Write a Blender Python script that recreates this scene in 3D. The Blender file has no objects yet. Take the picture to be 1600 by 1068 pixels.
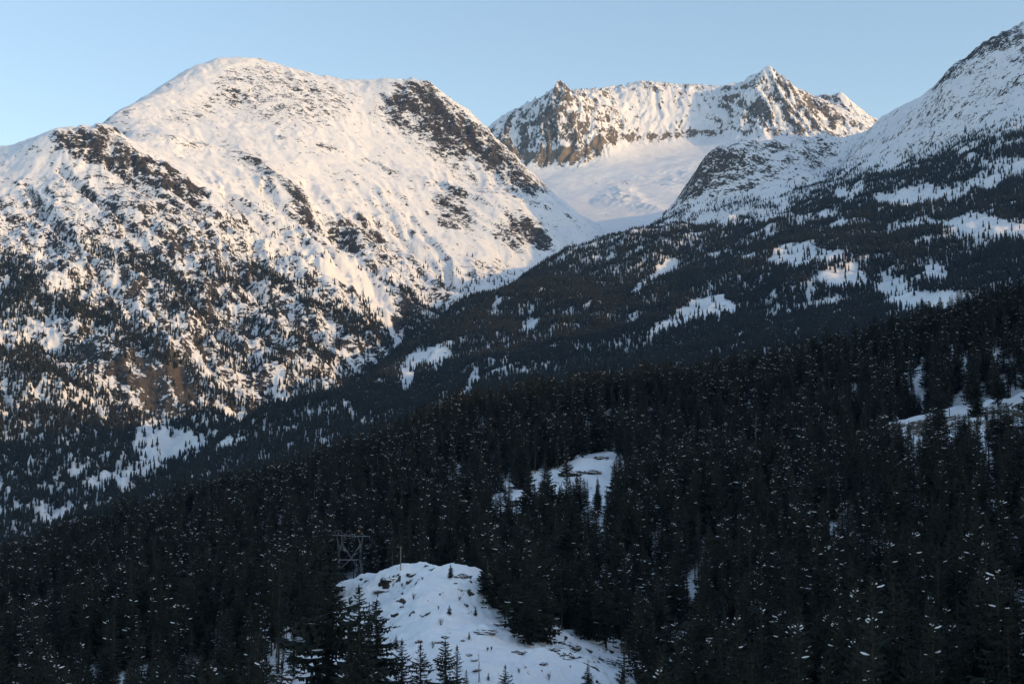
import bpy, math, random
import numpy as np
from mathutils import Vector, Matrix

R = math.radians
scene = bpy.context.scene
C = scene.collection

# ------------------------------------------------------------------ camera, sky, sun, exposure
LENS = 50.0
FPX = 1600 * LENS / 36.0            # focal length in photograph pixels
PITCH = math.atan((740 - 534) / FPX)
cam_data = bpy.data.cameras.new('camera')
cam_data.lens = LENS
cam_data.sensor_width = 36.0
cam_data.clip_start = 1.0
cam_data.clip_end = 120000.0
cam = bpy.data.objects.new('camera', cam_data)
C.objects.link(cam)
cam.location = (0, 0, 0)
cam.rotation_euler = (math.pi / 2 + PITCH, 0, 0)
scene.camera = cam

SUN_EL = R(14.5)
SUN_AZ = R(113.0)                   # clockwise from +Y (the view direction): sun stands low on the right, a little behind the camera
to_sun = Vector((math.sin(SUN_AZ) * math.cos(SUN_EL), math.cos(SUN_AZ) * math.cos(SUN_EL), math.sin(SUN_EL)))

world = bpy.data.worlds.new('World')
scene.world = world
world.use_nodes = True
wn = world.node_tree.nodes
bg = wn['Background']
sky = wn.new('ShaderNodeTexSky')
sky.sky_type = 'NISHITA'
sky.sun_disc = False
sky.sun_elevation = SUN_EL
sky.sun_rotation = SUN_AZ
sky.altitude = 900
sky.air_density = 1.1
sky.dust_density = 1.3
sky.ozone_density = 0.5
world.node_tree.links.new(sky.outputs[0], bg.inputs[0])
bg.inputs[1].default_value = 0.15

sun_data = bpy.data.lights.new('sun', 'SUN')
sun_data.energy = 2.0
sun_data.angle = R(0.5)
sun_data.color = (1.0, 0.60, 0.20)
sun = bpy.data.objects.new('sun', sun_data)
C.objects.link(sun)
sun.rotation_euler = to_sun.to_track_quat('Z', 'Y').to_euler()

scene.view_settings.view_transform = 'Standard'
scene.view_settings.look = 'None'
scene.view_settings.exposure = 0.82
scene.view_settings.gamma = 1.0
scene.view_settings.use_curve_mapping = False
scene.cycles.volume_bounces = 0
scene.cycles.max_bounces = 3
scene.cycles.diffuse_bounces = 3

# ------------------------------------------------------------------ maths helpers
cp, sp_ = math.cos(PITCH), math.sin(PITCH)

def ray(px, py):
    """world direction through a photograph pixel, scaled so that its y is 1"""
    a = (np.asarray(px, float) - 800) / FPX
    b = (534 - np.asarray(py, float)) / FPX
    y = cp - b * sp_
    return a / y, (sp_ + b * cp) / y

def P(px, py, d):
    a, b = ray(px, py)
    return float(a * d), float(d), float(b * d)

def proj(x, y, z):
    zc = y * cp + z * sp_
    yc = -y * sp_ + z * cp
    return 800 + FPX * x / zc, 534 - FPX * yc / zc

_rng = np.random.default_rng(7)
_perm = np.concatenate([_rng.permutation(512)] * 2)
_ang = _rng.uniform(0, 2 * np.pi, 512)
_gx, _gy = np.cos(_ang), np.sin(_ang)

def pn(x, y, seed=0):
    x = x + seed * 37.17; y = y + seed * 91.73
    xi = np.floor(x); yi = np.floor(y)
    fx = x - xi; fy = y - yi
    xi = xi.astype(np.int64) & 511; yi = yi.astype(np.int64) & 511
    u = fx * fx * fx * (fx * (fx * 6 - 15) + 10)
    v = fy * fy * fy * (fy * (fy * 6 - 15) + 10)
    def g(ix, iy, dx, dy):
        h = _perm[_perm[ix & 511] + (iy & 511)]
        return _gx[h] * dx + _gy[h] * dy
    a = g(xi, yi, fx, fy); b = g(xi + 1, yi, fx - 1, fy)
    c = g(xi, yi + 1, fx, fy - 1); d = g(xi + 1, yi + 1, fx - 1, fy - 1)
    return ((a + u * (b - a)) + v * ((c + u * (d - c)) - (a + u * (b - a)))) * 1.5

def fbm(x, y, octaves=5, seed=0, gain=0.5):
    s = 0.0; a = 1.0
    for o in range(octaves):
        s = s + a * pn(x, y, seed + o * 3)
        x = x * 2.03; y = y * 2.03; a *= gain
    return s

def ridged(x, y, octaves=5, seed=0, gain=0.5):
    s = 0.0; a = 1.0; t = 0.0
    for o in range(octaves):
        s = s + a * (1 - np.abs(pn(x, y, seed + o * 3)) * 1.6)
        t += a
        x = x * 2.03; y = y * 2.03; a *= gain
    return s / t

def sstep(a, b, x):
    t = np.clip((x - a) / (b - a), 0, 1)
    return t * t * (3 - 2 * t)

class Surface:
    """smooth height field through surveyed points (multiquadric interpolation over the plan)"""
    def __init__(self, pts, c=120.0, smooth=0.0):
        p = np.array([P(*q) for q in pts])
        self.s = 1000.0
        self.p = p[:, :2] / self.s
        self.c2 = (c / self.s) ** 2
        n = len(p)
        A = self.k(self.p, self.p) - np.eye(n) * smooth
        Q = np.c_[np.ones(n), self.p]
        M = np.zeros((n + 3, n + 3)); M[:n, :n] = A; M[:n, n:] = Q; M[n:, :n] = Q.T
        w = np.linalg.lstsq(M, np.r_[p[:, 2], 0, 0, 0], rcond=None)[0]
        self.w, self.q = w[:n], w[n:]
    def k(self, a, b):
        d = a[:, None, :] - b[None, :, :]
        return np.sqrt((d * d).sum(-1) + self.c2)
    def __call__(self, x, y):
        sh = np.shape(x)
        q = np.c_[np.ravel(x), np.ravel(y)] / self.s
        out = np.empty(len(q))
        for i in range(0, len(q), 20000):
            b = q[i:i + 20000]
            out[i:i + 20000] = self.k(b, self.p) @ self.w + self.q[0] + b @ self.q[1:]
        return out.reshape(sh)

def inside(px, py, poly):
    """points in polygon, vectorised"""
    r = np.zeros(np.shape(px), bool)
    n = len(poly)
    for i in range(n):
        x1, y1 = poly[i]; x2, y2 = poly[(i + 1) % n]
        if y1 == y2: continue
        c = ((y1 > py) != (y2 > py)) & (px < (x2 - x1) * (py - y1) / (y2 - y1) + x1)
        r ^= c
    return r

def soft(px, py, poly, w=8.0):
    """1 inside the outline, 0 outside, with a soft rim of w pixels"""
    px = np.asarray(px, float); py = np.asarray(py, float)
    xs = [q[0] for q in poly]; ys = [q[1] for q in poly]
    out = np.zeros(px.shape)
    sel = (px > min(xs) - w) & (px < max(xs) + w) & (py > min(ys) - w) & (py < max(ys) + w)
    if not sel.any(): return out
    a, b = px[sel], py[sel]
    d = np.full(a.shape, 1e9)
    n = len(poly)
    for i in range(n):
        x1, y1 = poly[i]; x2, y2 = poly[(i + 1) % n]
        l = (x2 - x1) ** 2 + (y2 - y1) ** 2 + 1e-9
        t = np.clip(((a - x1) * (x2 - x1) + (b - y1) * (y2 - y1)) / l, 0, 1)
        d = np.minimum(d, np.hypot(a - x1 - t * (x2 - x1), b - y1 - t * (y2 - y1)))
    s = np.where(inside(a, b, poly), d, -d)
    out[sel] = sstep(-w, w, s)
    return out

def band(px, py, pts, w):
    """1 along a broken line (in survey coordinates), falling to 0 at w"""
    d = np.full(np.shape(px), 1e9)
    for (x1, y1), (x2, y2) in zip(pts, pts[1:]):
        l = (x2 - x1) ** 2 + (y2 - y1) ** 2 + 1e-9
        t = np.clip(((px - x1) * (x2 - x1) + (py - y1) * (y2 - y1)) / l, 0, 1)
        d = np.minimum(d, np.hypot(px - x1 - t * (x2 - x1), py - y1 - t * (y2 - y1)))
    return sstep(w, w * 0.3, d)

GRID = {}
def grid_mesh(name, u, yv, hfun, mat, floor=-170.0):
    """terrain sheet over a fan of columns u = x / y and rows yv; hfun(x, y) -> z, {attribute: values}"""
    U, Y = np.meshgrid(u, yv)
    X = U * Y
    Z, attrs = hfun(X, Y)
    Z = Z.copy()
    Z[0, :] = Z[-1, :] = floor; Z[:, 0] = Z[:, -1] = floor
    GRID[name] = (X, Y, Z)
    nr, nc = X.shape
    me = bpy.data.meshes.new(name)
    n = nr * nc
    me.vertices.add(n)
    me.vertices.foreach_set('co', np.c_[X.ravel(), Y.ravel(), Z.ravel()].astype(np.float32).ravel())
    i = np.arange(n).reshape(nr, nc)
    q = np.stack([i[:-1, :-1], i[:-1, 1:], i[1:, 1:], i[1:, :-1]], -1).reshape(-1, 4)
    nf = len(q)
    me.loops.add(nf * 4); me.polygons.add(nf)
    me.loops.foreach_set('vertex_index', q.ravel().astype(np.int32))
    me.polygons.foreach_set('loop_start', (np.arange(nf) * 4).astype(np.int32))
    me.polygons.foreach_set('use_smooth', np.ones(nf, bool))
    me.update(calc_edges=True)
    for k, v in attrs.items():
        at = me.attributes.new(k, 'FLOAT', 'POINT')
        at.data.foreach_set('value', np.asarray(v, np.float32).ravel())
    me.materials.append(mat)
    o = bpy.data.objects.new(name, me)
    C.objects.link(o)
    o['kind'] = 'structure'
    return o

def slope_of(X, Y, Z):
    """gradient magnitude on a fan grid"""
    u = X[0] / Y[0]
    dzr, dzc = np.gradient(Z)
    dyr = np.gradient(Y, axis=0)
    dxc = np.gradient(X, axis=1)
    zx = dzc / dxc
    zy = dzr / dyr - zx * (X / Y)
    return np.hypot(zx, zy), zx, zy

# ------------------------------------------------------------------ materials
def nodes_of(name):
    m = bpy.data.materials.new(name); m.use_nodes = True
    nt = m.node_tree
    b = nt.nodes['Principled BSDF']
    b.inputs['Roughness'].default_value = 0.9
    b.inputs['Specular IOR Level'].default_value = 0.15
    return m, nt, b

def mth(nt, op, a, b=None, c=None):
    n = nt.nodes.new('ShaderNodeMath'); n.operation = op
    for i, v in enumerate((a, b, c)):
        if v is None: continue
        if isinstance(v, (int, float)): n.inputs[i].default_value = v
        else: nt.links.new(v, n.inputs[i])
    return n.outputs[0]

def noise(nt, vec, scale, detail=4, rough=0.55, seed=0.0, stretch=None):
    n = nt.nodes.new('ShaderNodeTexNoise'); n.noise_dimensions = '3D'
    mp = nt.nodes.new('ShaderNodeMapping'); mp.inputs['Location'].default_value = (seed, seed * 1.7, seed * .3)
    if stretch: mp.inputs['Rotation'].default_value = (0, 0, stretch[0]); mp.inputs['Scale'].default_value = stretch[1]
    nt.links.new(vec, mp.inputs['Vector'])
    nt.links.new(mp.outputs[0], n.inputs['Vector'])
    n.inputs['Scale'].default_value = scale; n.inputs['Detail'].default_value = detail; n.inputs['Roughness'].default_value = rough
    return n.outputs['Fac']

def mixc(nt, f, a, b):
    n = nt.nodes.new('ShaderNodeMix'); n.data_type = 'RGBA'
    if isinstance(f, (int, float)): n.inputs[0].default_value = f
    else: nt.links.new(f, n.inputs[0])
    for i, v in ((6, a), (7, b)):
        if isinstance(v, tuple): n.inputs[i].default_value = (*v, 1)
        else: nt.links.new(v, n.inputs[i])
    return n.outputs[2]

def ramp(nt, x, lo, hi):
    n = nt.nodes.new('ShaderNodeMapRange'); n.interpolation_type = 'SMOOTHSTEP'
    nt.links.new(x, n.inputs[0])
    n.inputs[1].default_value = lo; n.inputs[2].default_value = hi
    return n.outputs[0]

def snow_rock(name, f1, f2, bump_d, rock_a, rock_b, brown, amp1=0.55, amp2=0.5, snow=(0.83, 0.83, 0.84), stretch=None):
    """snow with rock showing where the 'rock' attribute of the ground says so, broken up by two sizes of noise (1/m)"""
    m, nt, b = nodes_of(name)
    tc = nt.nodes.new('ShaderNodeTexCoord').outputs['Object']
    at = nt.nodes.new('ShaderNodeAttribute'); at.attribute_name = 'rock'
    ab = nt.nodes.new('ShaderNodeAttribute'); ab.attribute_name = 'brown'
    n1 = noise(nt, tc, f1, 5, 0.62, 3.0, stretch); n2 = noise(nt, tc, f2, 4, 0.62, 9.0, stretch)
    v = mth(nt, 'ADD', at.outputs['Fac'], mth(nt, 'MULTIPLY', mth(nt, 'SUBTRACT', n1, 0.5), amp1 * 2))
    v = mth(nt, 'ADD', v, mth(nt, 'MULTIPLY', mth(nt, 'SUBTRACT', n2, 0.5), amp2 * 2))
    mask = ramp(nt, v, 0.46, 0.56)
    n3 = noise(nt, tc, f1 * 1.7, 5, 0.65, 21.0)
    rc = mixc(nt, ramp(nt, n3, 0.35, 0.68), rock_a, rock_b)
    rc = mixc(nt, ab.outputs['Fac'], rc, brown)
    n4 = noise(nt, tc, f1 * 0.25, 3, 0.5, 31.0)
    sc = mixc(nt, ramp(nt, n4, 0.3, 0.7), snow, (snow[0] * .95, snow[1] * .95, snow[2] * .955))
    nt.links.new(mixc(nt, mask, sc, rc), b.inputs['Base Color'])
    bp = nt.nodes.new('ShaderNodeBump'); bp.inputs['Distance'].default_value = bump_d; bp.inputs['Strength'].default_value = 0.8
    hgt = mth(nt, 'ADD', mth(nt, 'MULTIPLY', n2, 0.55), mth(nt, 'MULTIPLY', n1, 0.45))
    hgt = mth(nt, 'MULTIPLY', hgt, mth(nt, 'ADD', mth(nt, 'MULTIPLY', mask, 0.75), 0.25))
    nt.links.new(hgt, bp.inputs['Height'])
    nt.links.new(bp.outputs[0], b.inputs['Normal'])
    return m

M_MTN = snow_rock('snow_and_rock', 1 / 24., 1 / 7., 6.0, (0.022, 0.021, 0.023), (0.085, 0.075, 0.068), (0.15, 0.12, 0.09), 0.8, 0.95, stretch=(R(51), (0.6, 1.25, 0.9)))
M_FAR = snow_rock('glacier_snow_and_rock', 1 / 60., 1 / 16., 7.0, (0.06, 0.055, 0.052), (0.20, 0.165, 0.13), (0.26, 0.20, 0.14), 0.7, 0.7, stretch=(R(8), (1.3, 0.6, 0.75)))
M_NEAR = snow_rock('shaded_snow_and_ledges', 1 / 9., 1 / 2.2, 0.5, (0.035, 0.03, 0.027), (0.10, 0.085, 0.07), (0.12, 0.09, 0.06), snow=(0.88, 0.88, 0.89))

def plain(name, col, var=0.3, scale=2.0, rough=0.85):
    m, nt, b = nodes_of(name)
    tc = nt.nodes.new('ShaderNodeTexCoord').outputs['Object']
    n = noise(nt, tc, scale, 3)
    lo = tuple(c * (1 - var) for c in col); hi = tuple(c * (1 + var) for c in col)
    nt.links.new(mixc(nt, n, lo, hi), b.inputs['Base Color'])
    b.inputs['Roughness'].default_value = rough
    return m

def foliage_mat(name, lo, hi):
    m, nt, b = nodes_of(name)
    oi = nt.nodes.new('ShaderNodeObjectInfo')
    tc = nt.nodes.new('ShaderNodeTexCoord').outputs['Object']
    n = noise(nt, tc, 0.7, 3)
    f = mth(nt, 'ADD', mth(nt, 'MULTIPLY', oi.outputs['Random'], 0.6), mth(nt, 'MULTIPLY', n, 0.4))
    nt.links.new(mixc(nt, f, lo, hi), b.inputs['Base Color'])
    b.inputs['Roughness'].default_value = 0.8
    return m
M_NEEDLE = foliage_mat('needles', (0.013, 0.017, 0.014), (0.032, 0.036, 0.027))
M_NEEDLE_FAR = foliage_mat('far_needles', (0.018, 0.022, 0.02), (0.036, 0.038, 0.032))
M_BARK = plain('bark', (0.06, 0.048, 0.04), 0.35, 3.0)
M_DEAD = plain('dead_wood', (0.22, 0.19, 0.16), 0.3, 2.0)
M_TWIG = plain('twigs', (0.09, 0.075, 0.075), 0.3, 4.0)
M_SNOW = plain('branch_snow', (0.82, 0.82, 0.83), 0.03, 1.0)
M_STEEL = plain('galvanised_steel', (0.20, 0.215, 0.23), 0.2, 1.0, 0.6)
M_WIRE = plain('wire', (0.09, 0.10, 0.11), 0.1, 1.0, 0.6)
M_POLE = plain('weathered_pole', (0.23, 0.19, 0.15), 0.25, 1.0)
M_ORANGE = plain('orange_paint', (0.75, 0.25, 0.02), 0.1, 1.0, 0.5)
M_BOULDER = snow_rock('boulder_rock', 1 / 2., 1 / .5, 0.12, (0.035, 0.03, 0.027), (0.11, 0.09, 0.075), (0.12, 0.09, 0.06))

# ------------------------------------------------------------------ mountain with the rounded summit
A_pts = [
 (-260, 250, 5000), (-120, 240, 5000), (0, 233, 4950), (45, 232, 4900),
 (-200, 330, 4250), (-60, 300, 4250), (0, 275, 4300), (30, 245, 4380), (60, 220, 4420), (85, 207, 4450), (120, 203, 4480), (150, 201, 4520),
 (150, 226, 4850), (60, 262, 5300), (105, 244, 5150), (122, 240, 5450), (60, 285, 5900), (170, 186, 5250), (205, 160, 5420), (260, 130, 5700), (310, 103, 5900), (345, 95, 6000), (400, 97, 6050), (450, 107, 6060), (500, 120, 6080),
 (570, 132, 6150), (600, 128, 6120), (635, 126, 6020), (660, 130, 5950), (690, 150, 5900), (720, 172, 5850), (750, 200, 5810), (800, 245, 5750), (825, 272, 5700),
 (850, 298, 5650), (880, 325, 5580), (920, 352, 5500),
 # behind the crest
 (0, 300, 6300), (200, 260, 6600), (345, 200, 7200), (500, 220, 7200), (640, 240, 6900), (720, 290, 6600), (800, 330, 6400), (870, 370, 6200),
 # upper bowl and benches
 (250, 212, 4980), (300, 214, 5130), (330, 172, 5480), (400, 185, 5460), (480, 190, 5520), (560, 185, 5700), (610, 190, 5720), (640, 215, 5660),
 (330, 232, 5010), (400, 256, 4930), (470, 318, 4700), (500, 362, 4560), (300, 262, 4720), (380, 310, 4520),
 (440, 214, 5300), (560, 250, 5350), (640, 280, 5300), (720, 302, 5250), (780, 312, 5250), (850, 325, 5330),
 (700, 250, 5590), (750, 288, 5480), (520, 290, 4990), (600, 330, 4930),
 (700, 350, 4970), (800, 362, 5030), (880, 360, 5250), (600, 372, 4780), (650, 420, 4600), (730, 420, 4680), (800, 415, 4820),
 (690, 475, 4400), (625, 485, 4270), (640, 530, 4130), (760, 445, 4560), (850, 400, 4980), (930, 378, 5400),
 # the dark shoulder and its long front
 (200, 228, 4440), (270, 265, 4370), (330, 300, 4320), (400, 352, 4230), (480, 420, 4080), (560, 482, 3990), (610, 535, 3920),
 (90, 240, 4330), (180, 270, 4270), (260, 315, 4170), (0, 380, 3850), (100, 350, 3950), (200, 380, 3900), (300, 420, 3830), (400, 470, 3760), (500, 540, 3650), (560, 590, 3560),
 (0, 500, 3370), (100, 480, 3480), (200, 500, 3480), (300, 540, 3420), (400, 600, 3320), (450, 640, 3220),
 (0, 620, 2980), (100, 600, 3080), (200, 600, 3130), (262, 578, 3210), (265, 640, 3120), (330, 680, 2930), (200, 740, 2690), (100, 800, 2450), (0, 840, 2300), (-100, 620, 2950),
 (-250, 500, 3300), (-250, 700, 2600), (-250, 880, 2150), (50, 880, 2180), (200, 800, 2450), (350, 730, 2700), (480, 680, 3000), (600, 600, 3500), (700, 520, 4000), (820, 460, 4500), (960, 395, 5300),
]
A_base = Surface(A_pts, 60.0, 0.0004)
A_rock = [  # outline in survey pixels, strength, softness
 ([(84, 212), (125, 204), (180, 214), (230, 243), (290, 273), (330, 300), (320, 318), (270, 308), (225, 285), (180, 262), (130, 250), (90, 232)], 0.52, 7),
 ([(615, 140), (635, 126), (662, 129), (690, 150), (745, 196), (800, 245), (855, 300), (830, 312), (790, 290), (740, 250), (690, 220), (650, 185), (605, 165)], 0.52, 10),
 ([(590, 155), (690, 215), (760, 290), (830, 320), (750, 300), (660, 235), (580, 175)], 0.28, 10),
 ([(670, 302), (712, 298), (745, 328), (730, 350), (690, 342)], 0.42, 8),
 ([(770, 345), (810, 335), (850, 358), (862, 386), (820, 380), (780, 360)], 0.46, 8),
 ([(330, 108), (420, 99), (500, 122), (560, 150), (520, 200), (420, 195), (370, 172), (335, 150)], 0.30, 16),
 ([(240, 185), (330, 150), (345, 180), (280, 192)], 0.24, 10),
 ([(150, 185), (185, 165), (215, 168), (180, 192)], 0.28, 6),
 ([(505, 352), (560, 350), (605, 372), (600, 392), (540, 385)], 0.40, 8),
 ([(436, 285), (455, 290), (490, 340), (512, 385), (500, 400), (470, 350)], 0.40, 7),
 ([(340, 225), (400, 240), (440, 280), (430, 300), (380, 260)], 0.22, 8),
 ([(130, 250), (330, 320), (470, 430), (600, 520), (560, 580), (430, 640), (300, 640), (150, 560), (-20, 420), (-20, 300)], 0.23, 30),
 ([(150, 265), (300, 320), (430, 420), (420, 470), (300, 440), (180, 350)], 0.10, 20),
 ([(560, 380), (700, 400), (720, 470), (640, 480), (590, 430)], 0.16, 20),
 ([(720, 395), (790, 395), (810, 425), (730, 425)], 0.28, 8),
 ([(200, 395), (320, 440), (420, 520), (400, 560), (290, 510), (200, 450)], 0.14, 15),
 ([(85, 535), (160, 520), (230, 555), (290, 575), (312, 610), (300, 640), (240, 645), (190, 605), (110, 585)], 0.30, 8),
 ([(595, 470), (630, 460), (660, 480), (655, 500), (610, 500)], 0.35, 5),
 ([(560, 560), (630, 555), (640, 580), (580, 600)], 0.3, 5),
]
A_clear = [  # open snow
 [(215, 660), (240, 648), (290, 676), (345, 690), (330, 705), (270, 715), (235, 742), (210, 748), (203, 700)],
 [(64, 782), (75, 774), (88, 795), (98, 790), (108, 762), (117, 800), (112, 824), (62, 824)],
 [(180, 748), (200, 735), (218, 772), (185, 776)],
 [(336, 622), (425, 668), (410, 682), (355, 655)],
 [(428, 612), (446, 612), (455, 655), (430, 660)],
 [(590, 470), (610, 478), (618, 520), (640, 545), (625, 548), (600, 510)],
 [(480, 420), (560, 400), (620, 470), (600, 480)],
]
A_trees = [  # bands of forest: line, half width, density
 ([(66, 474), (156, 498), (225, 534), (300, 590), (345, 625)], 15, 0.95),
 ([(150, 392), (215, 414)], 9, 0.8), ([(222, 411), (305, 462)], 13, 0.85), ([(322, 418), (362, 446)], 10, 0.8), ([(398, 424), (446, 450)], 11, 0.85),
 ([(455, 528), (515, 563)], 9, 0.9), ([(528, 490), (600, 530)], 16, 0.95), ([(545, 505), (590, 530)], 18, 0.95),
 ([(90, 370), (140, 380)], 10, 0.7), ([(560, 420), (640, 460), (665, 490)], 4, 0.9), ([(330, 330), (370, 350)], 5, 0.5), ([(470, 470), (520, 490)], 7, 0.7),
 ([(380, 500), (440, 520)], 8, 0.6), ([(350, 560), (400, 590)], 8, 0.6), ([(250, 470), (330, 500)], 7, 0.5), ([(420, 560), (500, 590)], 6, 0.5),
]
A_dense = [
 [(-30, 395), (30, 400), (65, 435), (80, 482), (40, 505), (-30, 505)],
 [(-30, 540), (60, 545), (110, 590), (215, 640), (215, 720), (130, 760), (200, 790), (60, 900), (-30, 900)],
 [(205, 640), (260, 655), (330, 640), (360, 620), (440, 650), (480, 610), (560, 590), (640, 545), (700, 500), (700, 560), (500, 680), (350, 740), (150, 880), (60, 900), (120, 800), (200, 745)],
 [(620, 500), (650, 495), (700, 480), (680, 520), (640, 540)],
]
A_gullies = [[(170, 262), (300, 350), (420, 470), (520, 560)], [(270, 300), (380, 380), (500, 470), (590, 540)], [(90, 260), (200, 370), (330, 500), (400, 590)], [(420, 300), (500, 390), (570, 450)],
             [(40, 290), (110, 390), (200, 480), (270, 550)], [(350, 300), (430, 370), (540, 460)], [(640, 330), (700, 400), (700, 450)]]
A_benches = [[(150, 203), (230, 212), (330, 232), (400, 256), (470, 320), (508, 368)], [(440, 216), (560, 251), (640, 281), (720, 303), (790, 311), (850, 326)], [(215, 240), (330, 300), (470, 410), (560, 480)], [(560, 345), (640, 400), (690, 450)]]
FALL = np.array([0.62, -0.78])      # the way its gullies run

def A_h(X, Y):
    Z = A_base(X, Y)
    px, py = proj(X, Y, Z)
    s = X * FALL[0] + Y * FALL[1]; t = -X * FALL[1] + Y * FALL[0]
    wx = fbm(X / 500, Y / 500, 3, 60) * 120
    rough = 0.25 + 0.75 * sstep(250, 430, py) * sstep(720, 560, px) + 0.6 * soft(px, py, A_rock[1][0], 20) + 0.5 * soft(px, py, A_rock[0][0], 12)
    smooth_dome = sstep(330, 230, py)
    d = 88 * (ridged((t + wx) / 340, s / 1500, 4, 11) - 0.55) * (1 - 0.72 * smooth_dome)
    d = d + 36 * fbm(X / 260, Y / 260, 3, 2) * rough * (1 - 0.6 * smooth_dome)
    d = d + 38 * (ridged((t + wx * .5) / 85, s / 260, 5, 5, 0.58) - 0.5) * rough
    blocky = fbm(X / 60, Y / 60, 5, 33, 0.6)
    d = d + 15 * blocky * rough
    d = d + 34 * (ridged((t + wx * .3) / 70, s / 500, 4, 71, 0.6) - 0.5) * soft(px, py, A_rock[1][0], 22)
    d = d - 22 * band(px, py, [(480, 290), (545, 390), (600, 468), (622, 530)], 18)
    gully = 0
    for pts in A_gullies: gully = np.maximum(gully, band(px + wx * .06, py + wx * .04, pts, 9))
    bench = 0
    for pts in A_benches: bench = np.maximum(bench, band(px + wx * .05, py + wx * .03, pts, 6))
    d = d - 24 * gully + 12 * bench
    Z = Z + d
    sl, zx, zy = slope_of(X, Y, Z)
    rk = 0.09 + 0.28 * sstep(0.8, 1.6, sl)
    for poly, st, w in A_rock: rk = rk + st * 0.85 * soft(px, py, poly, w)
    rk = rk + bench * (0.16 + 0.3 * fbm(X / 60, Y / 60, 2, 95)) - 0.12 * gully
    aniso = fbm((t + wx * .3) / 26, s / 95, 4, 91, 0.6)
    rk = rk + 0.24 * aniso * (0.35 + rough)
    for poly in A_clear: rk = rk - 0.5 * soft(px, py, poly, 6)
    brown = 0.4 * soft(px, py, [(190, 555), (280, 570), (312, 610), (300, 645), (240, 648), (210, 610)], 10) + 0.12 * soft(px, py, [(200, 440), (320, 470), (330, 530), (220, 500)], 20)
    return Z, {'rock': rk, 'brown': brown}

def fan(px0, px1, step):
    return np.arange((px0 - 800) / FPX, (px1 - 800) / FPX, step / FPX)
def rows(y0, y1, n, pw=1.0):
    return y0 + (y1 - y0) * np.linspace(0, 1, n) ** pw

mtnA = grid_mesh('mountain_left', fan(-260, 985, 2.1), rows(2050, 6900, 560), A_h, M_MTN)
mtnA['label'] = 'broad snowy mountain with a rounded summit and speckled rocky flank'

# ------------------------------------------------------------------ glacier basin and the far fluted peaks
B_pts = [
 (600, 300, 8900), (690, 240, 8750), (755, 205, 8600), (790, 180, 8560), (840, 160, 8480), (862, 142, 8430), (875, 133, 8400), (892, 148, 8450), (935, 146, 8600), (980, 140, 8700), (1000, 133, 8720), (1040, 134, 8740),
 (1080, 139, 8740), (1115, 141, 8720), (1140, 140, 8680), (1165, 130, 8600), (1185, 120, 8530), (1200, 115, 8500), (1225, 130, 8500), (1260, 152, 8480), (1285, 166, 8500),
 (1300, 163, 8750), (1315, 153, 8800), (1340, 170, 8820), (1370, 188, 8850), (1420, 225, 8900), (1500, 280, 8900),
 (700, 330, 9900), (875, 220, 9700), (1000, 220, 9900), (1200, 210, 9700), (1350, 260, 9900), (1500, 330, 9800),
 (700, 270, 8250), (760, 240, 8250), (800, 257, 8080), (860, 258, 7980), (905, 256, 7930), (935, 240, 8030), (980, 226, 8260), (1040, 217, 8370), (1100, 214, 8370), (1150, 209, 8200), (1180, 216, 8060), (1230, 221, 7960), (1280, 216, 7980), (1330, 216, 8180),
 (880, 195, 8180), (830, 205, 8260), (1000, 175, 8540), (1080, 175, 8560), (1200, 165, 8260), (1150, 170, 8420), (1250, 185, 8220),
 (820, 263, 7980), (900, 267, 7800), (1000, 262, 7680), (1100, 250, 7600), (1150, 235, 7800), (1130, 268, 7100), (1060, 288, 6980), (1000, 286, 7220), (950, 290, 7250), (870, 285, 7500), (900, 312, 6950), (1000, 322, 6560),
 (960, 345, 6250), (1060, 322, 6380), (940, 372, 5850), (1000, 350, 6150), (860, 330, 6750), (800, 330, 6800), (1200, 260, 7500), (1300, 250, 7600), (1400, 300, 7400), (1200, 330, 6500), (700, 340, 7200),
 (960, 400, 5500), (1100, 380, 5700),
]
B_base = Surface(B_pts, 40.0, 0.0003)
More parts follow.
